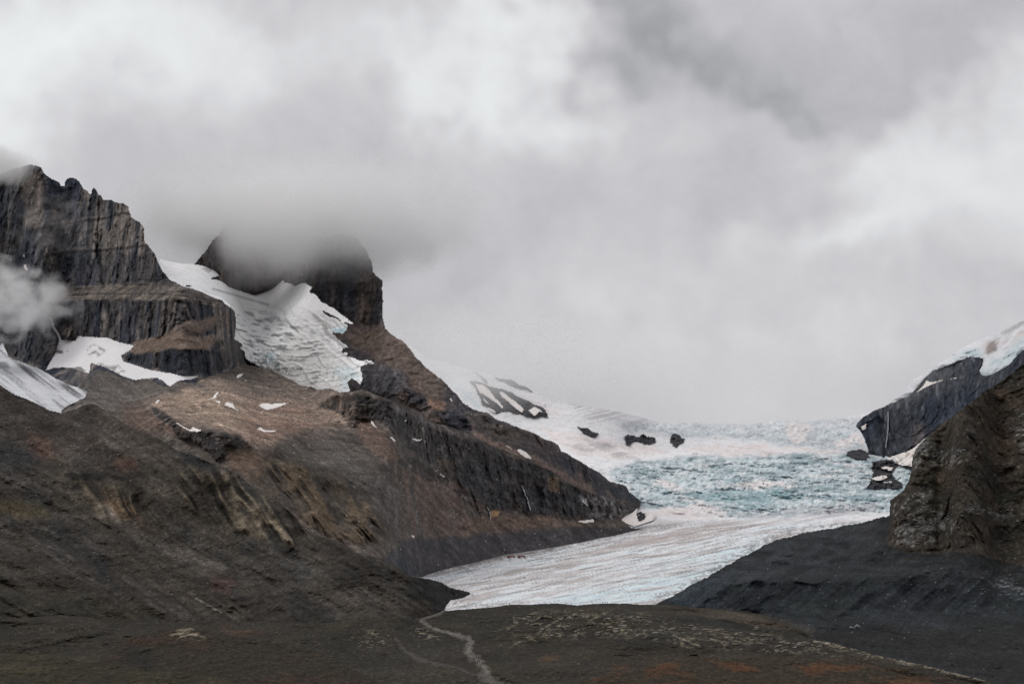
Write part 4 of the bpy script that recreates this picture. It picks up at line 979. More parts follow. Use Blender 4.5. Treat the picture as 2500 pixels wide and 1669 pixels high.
uu = hg.X * 0.78 + hg.Yp * 0.62; vv = hg.Yp * 0.78 - hg.X * 0.62      # along and across the flow, down to the right
bend = vv + 14 * fbm(hg.X / 70, hg.Yp / 70, x * 0, 3, 0.5, 130)
fl = fbm(uu / 70, bend / 5.5, x * 0, 5, 0.62, 131)
arc = fbm((hg.X + 0.5 * hg.Yp) / 30, (hg.Yp - 0.12 * (hg.X - 650) + 0.0012 * (hg.X - 680) ** 2) / 5.0, x * 0, 4, 0.6, 132)
cr = ridged(x / 20, y / 30, z / 12, 4, 0.6, 133)
crm = hg.poly([(565, 800), (600, 820), (700, 880), (820, 900), (890, 900), (890, 960), (800, 950), (600, 880)], 16, 8)
hg.bump(low * (2.2 * fl + 2.2 * arc) + crm * 6 * cr + 1.5 * fbm(x / 50, y / 50, z / 40, 3, 0.5, 134), 4)
hg.base(A(224, 225, 227))
hg.paint(low, A(214, 217, 220), 0.8)
hg.paint(low * np.clip(arc * 2.4 - 0.35, 0, 1) * hg.poly([(560, 740), (640, 750), (760, 800), (800, 880), (800, 950), (620, 900), (560, 830)], 20, 12), A(108, 110, 114), 0.75)
hg.paint(low * np.clip(fl * 2.2 - 0.45, 0, 1), A(128, 130, 133), 0.6)
hg.paint(crm * np.clip(-cr * 0.9 + 0.05, 0, 1), A(92, 100, 106), 0.7)
hg.paint(hg.line([(520, 705), (580, 722), (655, 744)], 5, 4), A(150, 148, 148), 0.6)
hg.paint(hg.line([(680, 780), (710, 795), (725, 805)], 12, 10) * np.clip(0.6 + fl, 0, 1), A(104, 104, 106), 0.7)
hg.paint(hg.poly([(755, 768), (790, 758), (820, 780), (850, 796), (845, 812), (815, 812), (770, 790)], 8, 6) * np.clip(0.5 + fl, 0, 1), A(150, 148, 147), 0.8)
hg.paint(hg.poly([(805, 803), (848, 798), (846, 806), (832, 816), (814, 814)], 4, 3), A(160, 186, 196), 0.9)
hg.paint(hg.poly([(650, 865), (670, 862), (675, 880), (660, 890), (650, 880)], 5, 5), A(168, 194, 203), 0.6)
hg.paint(hg.poly([(810, 900), (860, 890), (885, 920), (870, 930), (850, 930), (855, 957), (835, 957), (830, 930)], 8, 6), A(190, 205, 210), 0.7)
hg.paint(hg.poly([(612, 858), (640, 860), (720, 905), (700, 915), (640, 880)], 5, 6) * np.clip(0.5 + fbm(x / 8, y / 8, z / 6, 3, 0.6, 135) * 1.6, 0, 1), A(120, 126, 132), 0.7)
hg.paint(hg.poly([(488, 660), (505, 652), (520, 658), (510, 668)], 3, 4), A(160, 158, 160), 0.6)
hg.shade(fbm(x / 6, y / 8, z / 5, 3, 0.7, 136), 0.06)
hg.shade(rng.normal(0, 1, x.shape), 0.03)
crisp(hg, 0.6)
o = mesh_from_field('hanging_glacier', hg, hg.poly(HG, 0, 4), M_ice, smooth=True)
tag(o, 'steep white hanging glacier spilling between the two left cliffs', kind='structure')

# ------------------------------------------------------------------ second mountain with the ridge that runs down to the ice
sm = Field(440, 1640, 460, 1300, STEP, 40)
SM_TOP = [(450, 690), (470, 655), (490, 622), (505, 606), (515, 585), (535, 572), (548, 552), (570, 548), (592, 538), (620, 541), (640, 552), (675, 556), (690, 568), (720, 572), (745, 584), (775, 580), (800, 572), (830, 566), (850, 572), (872, 584), (884, 600), (896, 612), (905, 636), (914, 668), (924, 676), (932, 683), (934, 712), (936, 760), (940, 788), (943, 803), (959, 814), (978, 829), (999, 849), (1017, 869), (1030, 880), (1044, 896), (1063, 916), (1080, 924), (1092, 938), (1115, 962), (1140, 990), (1165, 998), (1194, 1007),
          (1215, 1022), (1245, 1032), (1275, 1044), (1300, 1056), (1320, 1067), (1350, 1074), (1362, 1082), (1367, 1092), (1369, 1100), (1386, 1106), (1425, 1130), (1461, 1151), (1485, 1170), (1500, 1172), (1518, 1178), (1530, 1186), (1538, 1200), (1555, 1212), (1567, 1222), (1560, 1236), (1552, 1246)]
sm.slope([(440, 480), (960, 480), (950, 800), (860, 790), (800, 740), (700, 690), (600, 710), (440, 690)], 70, 14)
sm.slope([(850, 895), (920, 890), (990, 900), (1010, 960), (990, 985), (900, 955), (880, 940)], 52, 10)
sm.slope([(1000, 960), (1060, 990), (1150, 1030), (1155, 1055), (1060, 1030), (990, 985)], 60, 8)
sm.slope([(1180, 1010), (1360, 1080), (1370, 1105), (1300, 1085), (1180, 1040)], 52, 8)
sm.slope([(1380, 1110), (1500, 1180), (1560, 1230), (1500, 1210), (1380, 1150)], 50, 8)
sm.slope([(840, 890), (850, 800), (950, 800), (985, 860), (930, 890)], 32, 10)
ref = [(440, 690, hg.at(470, 660) + 60)] + [(a, b, hg.at(a, b) + 30) for (a, b) in [(536, 686), (605, 716), (689, 690)]] + [(766, 706, 4060), (830, 768, 4000), (860, 796, 3960), (885, 895, 3850), (945, 971, 3700), (1005, 995, 3680), (1065, 1031, 3650), (1140, 1055, 3640), (1218, 1091, 3640), (1320, 1133, 3700), (1365, 1160, 3780), (1410, 1187, 3880), (1490, 1212, 4050), (1552, 1236, 4200), (1640, 1250, 4350)]
sm.integrate(ref, 24)
x, y, z = z_of(sm)
cliffm = np.clip((sm.S - 42) / 16, 0, 1)
colm = ridged(x / 40 + 0.4 * fbm(x / 80, y / 80, z / 80, 3, 0.5, 140), y / 160, z / 240, 4, 0.58, 141)
strat = fbm(x / 500, y / 500, (z + 0.12 * x) / 12, 4, 0.7, 142)
_w = np.zeros(sm.X.shape)
_c0 = int((hg.px[0] - sm.px[0]) / STEP); _r0 = int((hg.py[0] - sm.py[0]) / STEP)
hgm = hg.poly(HG, 0, 4)
_wm = np.clip(2 * blur(hgm, 3) - 0.8, 0, 1)
_cs = max(0, -_c0)
_h = hg.Y[:, _cs:] + 14; _wm = _wm[:, _cs:]
_sl = (slice(_r0, _r0 + _h.shape[0]), slice(_c0 + _cs, _c0 + _cs + _h.shape[1]))
blk = plates(fbm(x / 34, y / 44, z / 70, 4, 0.62, 149), 3)
sm.bump(cliffm * (20 * plates(fbm(x / 120, y / 200, z / 260, 3, 0.5, 143), 3) + 11 * colm + 12 * blk + 1.5 * strat + 5 * fbm(x / 20, y / 20, z / 28, 5, 0.7, 144)) + (1 - cliffm) * (4 * fbm(x / 60, y / 60, z / 40, 4, 0.6, 145) + 1.5 * strat + 1.0 * fbm(x / 9, y / 9, z / 9, 3, 0.6, 146)), 4)
sm.Y[_sl] = sm.Y[_sl] * (1 - _wm) + np.maximum(_h, sm.Y[_sl]) * _wm
sm.base(A(76, 70, 67))
tone = fbm(x / 60, y / 80, z / 120, 4, 0.62, 147)
sm.paint(np.clip(tone * 1.7, 0, 1), A(58, 58, 62), 0.8)
sm.paint(np.clip(-tone * 1.7, 0, 1), A(94, 82, 74), 0.8)
sm.paint(cliffm * np.clip(0.5 - colm * 0.8, 0, 1), A(50, 52, 57), 0.7)
sm.paint(sm.poly([(840, 600), (940, 640), (945, 800), (870, 790), (830, 720)], 14, 10) * np.clip(0.6 - colm, 0, 1), A(54, 57, 64), 0.7)
sm.paint(sm.poly([(850, 800), (930, 800), (1000, 870), (1050, 930), (1080, 1000), (1000, 960), (940, 890), (860, 850)], 16, 14) * np.clip(0.6 + tone, 0, 1), A(92, 78, 68), 0.8)
sm.paint(sm.poly([(850, 895), (920, 888), (985, 905), (1000, 960), (900, 955)], 8, 8), A(76, 77, 82), 0.6)
sm.paint(sm.poly([(990, 950), (1040, 960), (1045, 985), (1000, 985)], 6, 6), A(52, 55, 60), 0.7)
sm.paint(sm.poly([(1040, 965), (1090, 985), (1080, 1000), (1040, 985)], 6, 5), A(104, 84, 72), 0.8)
sm.paint(sm.poly([(1050, 1000), (1110, 1005), (1155, 1035), (1155, 1050), (1090, 1030)], 6, 6), A(44, 46, 52), 0.7)
sm.paint(sm.poly([(1150, 1045), (1220, 1075), (1290, 1110), (1400, 1165), (1450, 1200), (1380, 1175), (1250, 1110), (1160, 1065)], 6, 6), A(98, 84, 76), 0.8)
sm.paint(sm.poly([(1170, 1020), (1260, 1050), (1280, 1085), (1200, 1060)], 10, 8), A(78, 72, 64), 0.7)
sm.paint(sm.poly([(1280, 1050), (1360, 1085), (1370, 1105), (1300, 1090)], 6, 6), A(82, 74, 74), 0.6)
sm.paint(sm.poly([(1330, 1105), (1400, 1115), (1500, 1180), (1520, 1200), (1440, 1180)], 8, 8), A(52, 54, 58), 0.7)
sm.paint(sm.poly([(1480, 1172), (1560, 1200), (1565, 1225), (1500, 1215)], 6, 6), A(52, 56, 60), 0.7)
sm.shade(strat, 0.14)
sm.shade(cliffm * fbm(x / 10, y / 30, z / 60, 4, 0.7, 148), 0.4)
sm.shade(blk * cliffm, 0.3)
grit(sm, x, y, z, 6.0, 0.28, 0.11)
crisp(sm, 0.7)
sm.col = sm.col * np.array([1.3, 1.3, 1.34])
sm_mask = sm.poly(SM_TOP + [(1552, 1250), (1480, 1230), (1400, 1205), (1300, 1145), (1200, 1105), (1060, 1045), (900, 975), (875, 970), (850, 962), (840, 930), (830, 860), (800, 800), (780, 770), (740, 740), (700, 725), (600, 730), (520, 700), (450, 700)], 0, 4.5)
o = mesh_from_field('mountain', sm, sm_mask, M_rock)
tag(o, 'cloud capped rock mountain with a long brown ridge falling to the icefall', kind='structure')

# ------------------------------------------------------------------ right cliff with its ice cap
rc = Field(2050, 2580, 720, 1180, STEP, 68)
RC_TOP = [(2088, 1040), (2092, 1030), (2106, 1018), (2120, 1009), (2130, 1003), (2163, 990), (2176, 980), (2189, 965), (2206, 949), (2229, 926), (2246, 914), (2263, 903), (2275, 897), (2288, 887), (2314, 872), (2329, 857), (2355, 842), (2385, 831), (2424, 816), (2462, 796), (2500, 776), (2580, 735)]
cap = [(2150, 994), (2163, 985), (2189, 960), (2229, 920), (2288, 882), (2329, 852), (2385, 826), (2462, 790), (2500, 770), (2590, 725), (2590, 800), (2500, 855), (2482, 870), (2462, 893), (2441, 908), (2420, 916), (2408, 919), (2393, 913), (2389, 903), (2395, 893), (2398, 873), (2370, 868), (2339, 881), (2303, 896), (2278, 903), (2266, 914), (2246, 940), (2227, 962), (2200, 975), (2181, 987), (2163, 992)]
rc.slope(cap, 34, 8, 2)
rc.slope([(2080, 1125), (2170, 1112), (2260, 1062), (2420, 960), (2420, 1180), (2080, 1180)], 30, 8)
ref = [(2050, 1100, gl.at(2090, 1100) + 20), (2120, 1118, gl.at(2120, 1118) + 20), (2168, 1118, gl.at(2160, 1118) + 0), (2230, 1108, gl.at(2168, 1118) - 60), (2350, 1080, gl.at(2168, 1118) - 250), (2580, 1000, gl.at(2168, 1118) - 650)]
rc.integrate(ref, 30)
x, y, z = z_of(rc)
capm = rc.poly(cap, 3, 2.5)
colm = ridged(x / 36 + 0.3 * fbm(x / 80, y / 80, z / 80, 3, 0.5, 150), y / 160, z / 330, 4, 0.6, 151)
rc.bump((1 - capm) * (18 * plates(fbm(x / 120, y / 200, z / 260, 3, 0.5, 152), 3) + 14 * colm + 6 * fbm(x / 24, y / 24, z / 60, 4, 0.7, 153)) + capm * (7 * ridged(x / 50, y / 70, z / 24, 4, 0.6, 154)), 4)
rc.base(A(66, 69, 75))  # blue cast of the distant air carried by the rock colour
tone = fbm(x / 60, y / 80, z / 260, 4, 0.62, 155)
rc.paint(np.clip(tone * 1.7, 0, 1), A(50, 55, 65), 0.85)
rc.paint(np.clip(0.4 - colm, 0, 1), A(48, 54, 66), 0.6)
rc.paint(np.clip(fbm(x / 10, y / 30, z / 130, 4, 0.62, 156) * 2 - 0.6, 0, 1), A(112, 114, 118), 0.6)
rc.paint(rc.poly([(2260, 980), (2360, 950), (2420, 930), (2400, 1000), (2280, 1050), (2240, 1040)], 14, 12), A(42, 50, 64), 0.5)
rc.paint(rc.poly([(2230, 1040), (2260, 1030), (2260, 1080), (2225, 1090)], 8, 8), A(96, 88, 86), 0.5)
rc.shade(fbm(x / 9, y / 20, z / 70, 4, 0.7, 157), 0.38)
grit(rc, x, y, z, 7.0, 0.22, 0.10)
crisp(rc, 0.6)
rc_mask = rc.poly(RC_TOP + [(2580, 1150), (2300, 1130), (2168, 1128), (2120, 1122), (2117, 1095), (2110, 1076), (2102, 1059), (2094, 1048)], 0, 2)
o = mesh_from_field('rock_cliff', rc, rc_mask, M_rock)
tag(o, 'blue grey streaked rock cliff under an ice cap at right', kind='structure')
rc.base(A(196, 197, 200))
n0 = fbm(x / 70, y / 90, z / 30, 4, 0.6, 158)
rc.paint(rc.poly([(2263, 910), (2303, 890), (2360, 845), (2400, 850), (2385, 880), (2340, 885)], 8, 6) * np.clip(0.7 + n0, 0, 1), A(166, 180, 184), 0.85)
rc.paint(rc.poly([(2385, 915), (2400, 880), (2440, 870), (2500, 825), (2590, 790), (2590, 860), (2470, 895), (2420, 925)], 8, 6) * np.clip(0.7 + n0, 0, 1), A(172, 186, 190), 0.85)
rc.paint(rc.poly([(2400, 840), (2440, 830), (2520, 790), (2580, 760), (2580, 800), (2500, 820), (2440, 850), (2400, 866)], 8, 8) * np.clip(0.3 + n0 * 1.6, 0, 1), A(170, 158, 155), 0.8)
rc.paint(rc.poly([(2405, 850), (2420, 835), (2445, 838), (2430, 855), (2405, 868)], 5, 6) * np.clip(0.6 + n0, 0, 1), A(120, 108, 104), 0.8)
rc.paint(rc.poly([(2440, 812), (2510, 770), (2580, 735), (2580, 750), (2500, 790), (2450, 820)], 4, 3), A(150, 150, 152), 0.7)
rc.paint(rc.poly([(2225, 965), (2245, 935), (2262, 915), (2268, 918), (2255, 938), (2235, 962)], 3, 3), A(120, 120, 126), 0.8)
g3 = rc.poly(cap, 0, 3.5) * rc_mask
o = mesh_from_field('ice_cap', rc, g3, M_ice, smooth=True, lift=6.0 * blur(g3, 3))
tag(o, 'sloping ice cap with blue crevassed edge above the right cliff', kind='structure')
x, y, z = None, None, None
# ------------------------------------------------------------------ rock islands, snow patches and falls lying on the terrain
def lay(name, fld, pts, mat, color, label, cat, group, lift, warp=1.5, smooth=True, var=0.06):
    m = fld.poly(pts, 0, warp)
    keep = fld.col
    fld.base(color)
    fld.shade(fbm(fld.X / 9, fld.Yp / 6, fld.X * 0, 3, 0.6, 160), var)
    if smooth:
        fld.paint(np.clip(1.15 - 1.3 * blur(m, 1), 0, 1), A(160, 151, 144), 0.6)
    o = mesh_from_field(name, fld, m, mat, smooth=smooth, lift=lift * (0.35 + 0.65 * blur(m, 2)) if smooth else lift * (0.6 + 0.7 * fbm(fld.X / 6, fld.Yp / 5, fld.X * 0, 3, 0.6, 161)))
    fld.col = keep
    return tag(o, label, cat, group)


GR = 'rock islands in the upper snow'
ROCKC = A(64, 64, 68)
for pts, lab in [
        ([(1146, 926), (1180, 931), (1197, 940), (1230, 947), (1269, 965), (1299, 983), (1335, 998), (1340, 1020), (1318, 1016), (1300, 1020), (1262, 1009), (1236, 1002), (1216, 1008), (1195, 992), (1180, 985), (1168, 962), (1158, 945)], 'large dark rock band striped with snow left of the icefall'),
        ([(1150, 900), (1165, 908), (1185, 925), (1197, 938), (1180, 930), (1160, 912)], 'thin slanting rock rib at the top of the misty snow slope'),
        ([(1196, 908), (1225, 920), (1262, 930), (1290, 944), (1304, 962), (1285, 952), (1270, 946), (1245, 940), (1215, 922)], 'rock rib on the skyline just below the low cloud'),
        ([(1325, 980), (1342, 990), (1330, 988)], 'tiny dark rock streak right of the striped rock band'),
        ([(1408, 1036), (1430, 1045), (1460, 1052), (1464, 1058), (1450, 1066), (1425, 1056)], 'leftmost low rock island above the snowy terrace'),
        ([(1524, 1062), (1535, 1055), (1552, 1058), (1560, 1064), (1575, 1060), (1582, 1066), (1600, 1070), (1605, 1080), (1585, 1088), (1565, 1080), (1552, 1076), (1542, 1084), (1530, 1082)], 'wide dark rock island at the left end of the upper icefall'),
        ([(1630, 1072), (1642, 1058), (1656, 1060), (1675, 1070), (1670, 1080), (1660, 1084), (1652, 1095), (1644, 1086), (1632, 1082)], 'heart shaped rock island right of the wide rock island'),
        ([(2126, 1124), (2150, 1120), (2180, 1125), (2195, 1132), (2180, 1150), (2185, 1165), (2205, 1180), (2200, 1192), (2160, 1190), (2112, 1190), (2125, 1175), (2130, 1155)], 'dark wet rock step beside the icefall under the right cliff'),
        ([(2070, 1098), (2100, 1095), (2120, 1100), (2122, 1118), (2095, 1118), (2068, 1110)], 'crumbly dark outcrop at the left foot of the right cliff'),
        ([(1553, 1252), (1562, 1242), (1576, 1248), (1577, 1262), (1566, 1272), (1556, 1268)], 'black rock knob ringed by snow at the icefall foot')]:
    lay('rock_outcrop', gl, pts, M_rock, ROCKC, lab, 'rock', GR, 5.0, 6, False, 0.45)

GS = 'snow patches left from winter'
SN = A(212, 206, 202)
for pts, lab in [
        ([(574, 922), (579, 914), (596, 909), (592, 918), (583, 923)], 'small snow patch under the dark rock step, left of the hanging glacier foot'),
        ([(592, 926), (603, 927), (610, 932), (600, 931)], 'sliver of snow just right of the patch under the rock step'),
        ([(499, 977), (517, 970), (525, 960), (532, 955), (535, 960), (528, 966), (533, 970), (517, 976)], 'forked snow patch at the upper end of the broken snow line'),
        ([(524, 979), (540, 976), (539, 985), (528, 984)], 'little snow patch in the middle of the broken snow line'),
        ([(546, 988), (555, 979), (570, 985), (575, 996), (599, 1006), (579, 1003), (561, 995)], 'ragged snow wedge at the lower end of the broken snow line'),
        ([(630, 989), (640, 983), (665, 985), (711, 981), (692, 990), (668, 999), (650, 1002), (636, 996)], 'widest snow patch on the brown bench'),
        ([(379, 985), (381, 976), (391, 974), (390, 980), (383, 986)], 'small square snow patch beside the dark stream cut'),
        ([(426, 1032), (436, 1032), (450, 1041), (464, 1047), (471, 1040), (482, 1046), (497, 1050), (484, 1055), (463, 1053), (444, 1044)], 'long zigzag snow patch above the layered rock ledge'),
        ([(625, 1047), (636, 1041), (647, 1048), (668, 1048), (687, 1053), (662, 1054), (641, 1053)], 'long thin snow patch low on the brown bench'),
        ([(682, 1046), (693, 1046), (690, 1049)], 'tiny snow fleck above the end of the long thin patch'),
        ([(904, 1024), (911, 1028), (922, 1045), (914, 1044), (905, 1034)], 'upright snow patch at the left end of the dark spur'),
        ([(949, 1066), (956, 1064), (969, 1077), (961, 1079)], 'slanting snow patch on the brown strip below the spur'),
        ([(995, 1060), (1007, 1068), (1022, 1070), (1035, 1068), (1026, 1077), (1016, 1076), (1003, 1070)], 'curved snow patch in a hollow of the spur'),
        ([(986, 1026), (990, 1023), (995, 1025), (992, 1029), (987, 1029)], 'round snow spot on the upper edge of the spur'),
        ([(1061, 1149), (1070, 1144), (1072, 1148), (1064, 1152)], 'upper of two snow flecks in the middle of the spur'),
        ([(1067, 1154), (1077, 1156), (1092, 1166), (1083, 1166)], 'lower of two snow flecks in the middle of the spur'),
        ([(1418, 1214), (1424, 1220), (1438, 1233), (1436, 1236), (1422, 1227)], 'steep snow strip near the tip of the rock spur'),
        ([(1402, 1273), (1430, 1267), (1449, 1265), (1453, 1273), (1427, 1277)], 'flat snow bank between the spur cliff and the black moraine'),
        ([(1000, 1305), (1010, 1305), (1016, 1315), (1006, 1313)], 'white snow fleck in the stream notch at the foot of the scree')]:
    lay('snow_patch', ms, pts, M_snow, SN, lab, 'snow patch', GS, 2.2)
for pts, lab in [
        ([(1230, 1086), (1242, 1089), (1258, 1100), (1249, 1099)], 'left one of two snow strips on the brown ledge of the ridge'),
        ([(1260, 1098), (1270, 1094), (1286, 1103), (1294, 1112), (1303, 1123), (1287, 1120), (1269, 1108)], 'right and larger of two snow strips on the brown ledge'),
        ([(1095, 971), (1102, 971), (1109, 985), (1100, 980)], 'small snow streak high on the ridge beside the snow slope'),
        ([(1146, 1009), (1152, 1009), (1158, 1018), (1150, 1014)], 'small snow fleck on the ridge below the dark knob'),
        ([(747, 638), (753, 640), (751, 654), (747, 652)], 'tiny snow spot in the mist of the cloud capped mountain'),
        ([(736, 668), (742, 666), (740, 674), (736, 676)], 'tiny snow spot in the gully above the hanging glacier')]:
    lay('snow_patch', sm, pts, M_snow, SN, lab, 'snow patch', GS, 2.5)
for pts, lab in CL_SNOW:
    lay('snow_patch', cl, pts, M_snow, SN, lab, 'snow patch', GS, 4.0)
for pts, lab in [
        ([(2227, 963), (2250, 944), (2262, 926), (2270, 931), (2290, 929), (2307, 923), (2300, 931), (2268, 943), (2245, 956)], 'long snow ledge across the upper right cliff'),
        ([(2309, 927), (2341, 918), (2336, 925)], 'short snow ledge continuing right of the long snow ledge'),
        ([(2101, 1040), (2117, 1031), (2114, 1046), (2105, 1054)], 'snow patch high on the left corner of the right cliff'),
        ([(2098, 1072), (2107, 1074), (2114, 1081), (2098, 1089)], 'snow patch low on the left corner of the right cliff'),
        ([(2203, 1089), (2216, 1081), (2214, 1086)], 'small snow sliver near the foot of the right cliff'),
        ([(2150, 1123), (2190, 1109), (2227, 1094), (2263, 1065), (2290, 1060), (2262, 1120), (2240, 1140), (2190, 1134)], 'big snow ramp under the right cliff behind the crag')]:
    lay('snow_patch', rc, pts, M_snow, SN, lab, 'snow patch', GS, 5.0)
for pts, lab in [
        ([(1159, 935), (1176, 936), (1194, 947), (1209, 968), (1224, 983), (1232, 993), (1227, 999), (1215, 986), (1188, 968), (1170, 959), (1164, 947)], 'leftmost broad snow stripe on the dark rock band'),
        ([(1217, 957), (1227, 954), (1245, 968), (1263, 980), (1280, 998), (1275, 1008), (1263, 1001), (1239, 980), (1227, 971)], 'middle snow stripe on the dark rock band'),
        ([(1287, 1000), (1305, 991), (1320, 999), (1331, 1011), (1318, 1006), (1304, 1017)], 'rightmost notched snow stripe on the dark rock band'),
        ([(1174, 968), (1185, 972), (1199, 987), (1188, 984)], 'small snow strip at the left edge of the rock band'),
        ([(1190, 991), (1210, 1000), (1213, 1008), (1195, 1001)], 'small snow strip at the bottom left of the rock band'),
        ([(2148, 1140), (2165, 1137), (2183, 1140), (2178, 1148), (2156, 1148)], 'upper snow patch on the wet rock step'),
        ([(2122, 1168), (2140, 1162), (2165, 1158), (2168, 1165), (2145, 1174)], 'middle snow patch on the wet rock step'),
        ([(2140, 1176), (2179, 1172), (2178, 1178)], 'thin lowest snow strip on the wet rock step'),
        ([(1486, 1274), (1504, 1266), (1522, 1262), (1543, 1249), (1558, 1234), (1555, 1254), (1560, 1270), (1568, 1272), (1577, 1258), (1588, 1248), (1602, 1252), (1597, 1270), (1549, 1286), (1516, 1273)], 'peaked snow bank at the tip of the rock spur')]:
    lay('snow_patch', gl, pts, M_snow, SN, lab, 'snow patch', GS, 12.0)

M_water = plain_mat('white_water', (0.55, 0.57, 0.6), 0.4, 0.25, 0.5)
def fall(fld, pts, w, lab):
    V = []; Fc = []
    for i, (a, b) in enumerate(pts):
        p = fld.point(a, b)
        k = 1.0 - 1.2 * 6.0 / p.y
        q = p * (p.y - 8.0) / p.y
        hw = w * (0.7 + 0.6 * random.random())
        for d in (-hw, 0, hw):
            V.append((q.x + d, q.y - (1.2 if d == 0 else 0), q.z))
        V.append((q.x + hw, q.y + 9, q.z)); V.append((q.x - hw, q.y + 9, q.z))
        if i:
            n = 5 * i
            for j in range(5):
                j2 = (j + 1) % 5
                Fc.append((n - 5 + j, n - 5 + j2, n + j2, n + j))
    me = bpy.data.meshes.new('waterfall'); me.from_pydata(V, [], Fc); me.materials.append(M_water)
    o = bpy.data.objects.new('waterfall', me); COL.objects.link(o)
    tag(o, lab, 'waterfall', 'meltwater falls')


random.seed(5)
def dense(pts, n=14, j=1.2):
    out = []
    for i in range(len(pts) - 1):
        for k in range(n // (len(pts) - 1)):
            t = k / (n // (len(pts) - 1))
            out.append((pts[i][0] + (pts[i + 1][0] - pts[i][0]) * t + random.uniform(-j, j), pts[i][1] + (pts[i + 1][1] - pts[i][1]) * t))
    return out + [pts[-1]]
fall(ms, dense([(1273, 1184), (1279, 1200), (1286, 1215), (1291, 1230), (1295, 1246)], 16), 0.7, 'thin white waterfall down the dark spur cliff')
fall(ms, dense([(1189, 1238), (1195, 1248), (1196, 1266)], 8), 0.7, 'short waterfall beside the ochre rock at the spur foot')
fall(rc, dense([(2169, 1004), (2169, 1044), (2166, 1069), (2163, 1092)], 15, 0.8), 0.3, 'hair thin waterfall on the blue grey right cliff')

# ------------------------------------------------------------------ the trail over the knoll
PATH2 = [(965, 1556, 7), (975, 1572, 9), (990, 1588, 10), (1026, 1610, 12), (1068, 1620, 9), (1115, 1628, 6), (1157, 1647, 6)]
keep = kn.col
for pth, w, lab, c in ((PATH, 14, 'pale trodden gravel trail winding over the knoll to the ice', A(106, 102, 97)), (PATH2, 9, 'faint side trail joining the main trail from the left', A(74, 71, 67))):
    wob = fbm(kn.X / 9, kn.Yp / 4, kn.X * 0, 4, 0.65, 170)
    soft = np.clip(kn.line(pth, w, w * 1.1) * 1.2 + 0.5 * wob - 0.25, 0, 1)
    m = soft > 0.12
    kn.col = keep.copy()
    kn.paint(soft, c * np.array([1, 1, 1]), 1.0)
    kn.shade(fbm(kn.X / 5, kn.Yp / 2.5, kn.X * 0, 3, 0.7, 171), 0.22)
    kn.shade(rng.normal(0, 1, kn.X.shape), 0.10)
    o = mesh_from_field('trail', kn, m.astype(float), M_near, lift=np.full(kn.X.shape, 0.12))
    tag(o, lab, kind='structure')
kn.col = keep

# ------------------------------------------------------------------ stones
def stone_mesh(name, seed, mat, flat=0.55):
    bm = bmesh.new()
    bmesh.ops.create_icosphere(bm, subdivisions=2, radius=0.5)
    r = np.random.default_rng(seed)
    off = r.random(3) * 40
    for v in bm.verts:
        c = np.array(v.co) * 2.2 + off
        n = float(fbm(np.array([c[0]]), np.array([c[1]]), np.array([c[2]]), 3, 0.6, 0)[0])
        v.co *= 1 + 0.55 * n
        v.co.z *= flat
        v.co.z = round(v.co.z * 7) / 7 * 0.6 + v.co.z * 0.4
        v.co.z += 0.12
    me = bpy.data.meshes.new(name)
    bm.to_mesh(me); bm.free()
    me.materials.append(mat)
    return me


M_pale = plain_mat('pale_limestone', (0.16, 0.15, 0.132), 0.9, 0.35, 2.0)
M_tan = plain_mat('tan_limestone', (0.15, 0.125, 0.092), 0.9, 0.35, 2.0)
M_dull = plain_mat('dull_stone', (0.075, 0.073, 0.07), 0.95, 0.4, 2.0)
M_greyrock = plain_mat('grey_limestone', (0.14, 0.145, 0.15), 0.9, 0.35, 2.0)
SM = [stone_mesh('stone', 30 + i, M_pale if i < 4 else M_tan, 0.35 + 0.06 * i) for i in range(6)]
SG = [stone_mesh('stone', 50 + i, M_greyrock, 0.7) for i in range(4)]
R = random.Random(11)
def stone_at(fld, px, py, size, mesh, parent, wide=1.6):
    p = fld.point(px, py)
    o = bpy.data.objects.new('stone', mesh)
    COL.objects.link(o)
    o.location = (p.x, p.y, p.z - 0.05 * size)
    o.rotation_euler = (R.uniform(-0.15, 0.15), R.uniform(-0.2, 0.2), R.uniform(0, 6.28))
    o.scale = (size * R.uniform(0.9, wide), size * R.uniform(0.9, wide), size * R.uniform(0.5, 0.9))
    o.parent = parent
    return o


areas = [((1250, 1500, 1330, 1540), 26, 2.2), ((1330, 1490, 1480, 1560), 46, 2.0), ((1480, 1500, 1640, 1550), 46, 2.2), ((1640, 1525, 1780, 1560), 34, 2.4), ((1760, 1535, 1900, 1575), 30, 2.4), ((1880, 1560, 2020, 1590), 30, 2.6), ((1010, 1535, 1075, 1560), 14, 2.0), ((860, 1540, 960, 1580), 10, 2.0), ((430, 1536, 500, 1556), 0, 2)]
ns = 0
for (x0, y0, x1, y1), n, s in areas:
    for k in range(n):
        a = R.uniform(x0, x1); b = R.uniform(y0, y1)
        if R.random() < 0.6:      # clustered along ribs
            b = y0 + (y1 - y0) * (0.5 + 0.35 * math.sin(a / 23.0)) + R.gauss(0, 4)
        if b < np.interp(a, [p[0] for p in KN_TOP], [p[1] for p in KN_TOP]) + 5:
            continue
        stone_at(kn, a, b, 1.45 * s * R.uniform(0.4, 1.0) * (1.7 if R.random() < 0.12 else 1), R.choice(SM), knoll); ns += 1
for k in range(34):               # the pale crest running down to the right
    t = R.random()
    a = 1992 + t * 400
    b = np.interp(a, [p[0] for p in KN_TOP], [p[1] for p in KN_TOP]) + R.uniform(4, 10)
    stone_at(kn, a, b, R.uniform(1.2, 3.2) * (1 - 0.5 * t), R.choice(SM), knoll); ns += 1
crag_ob = bpy.data.objects['crag']
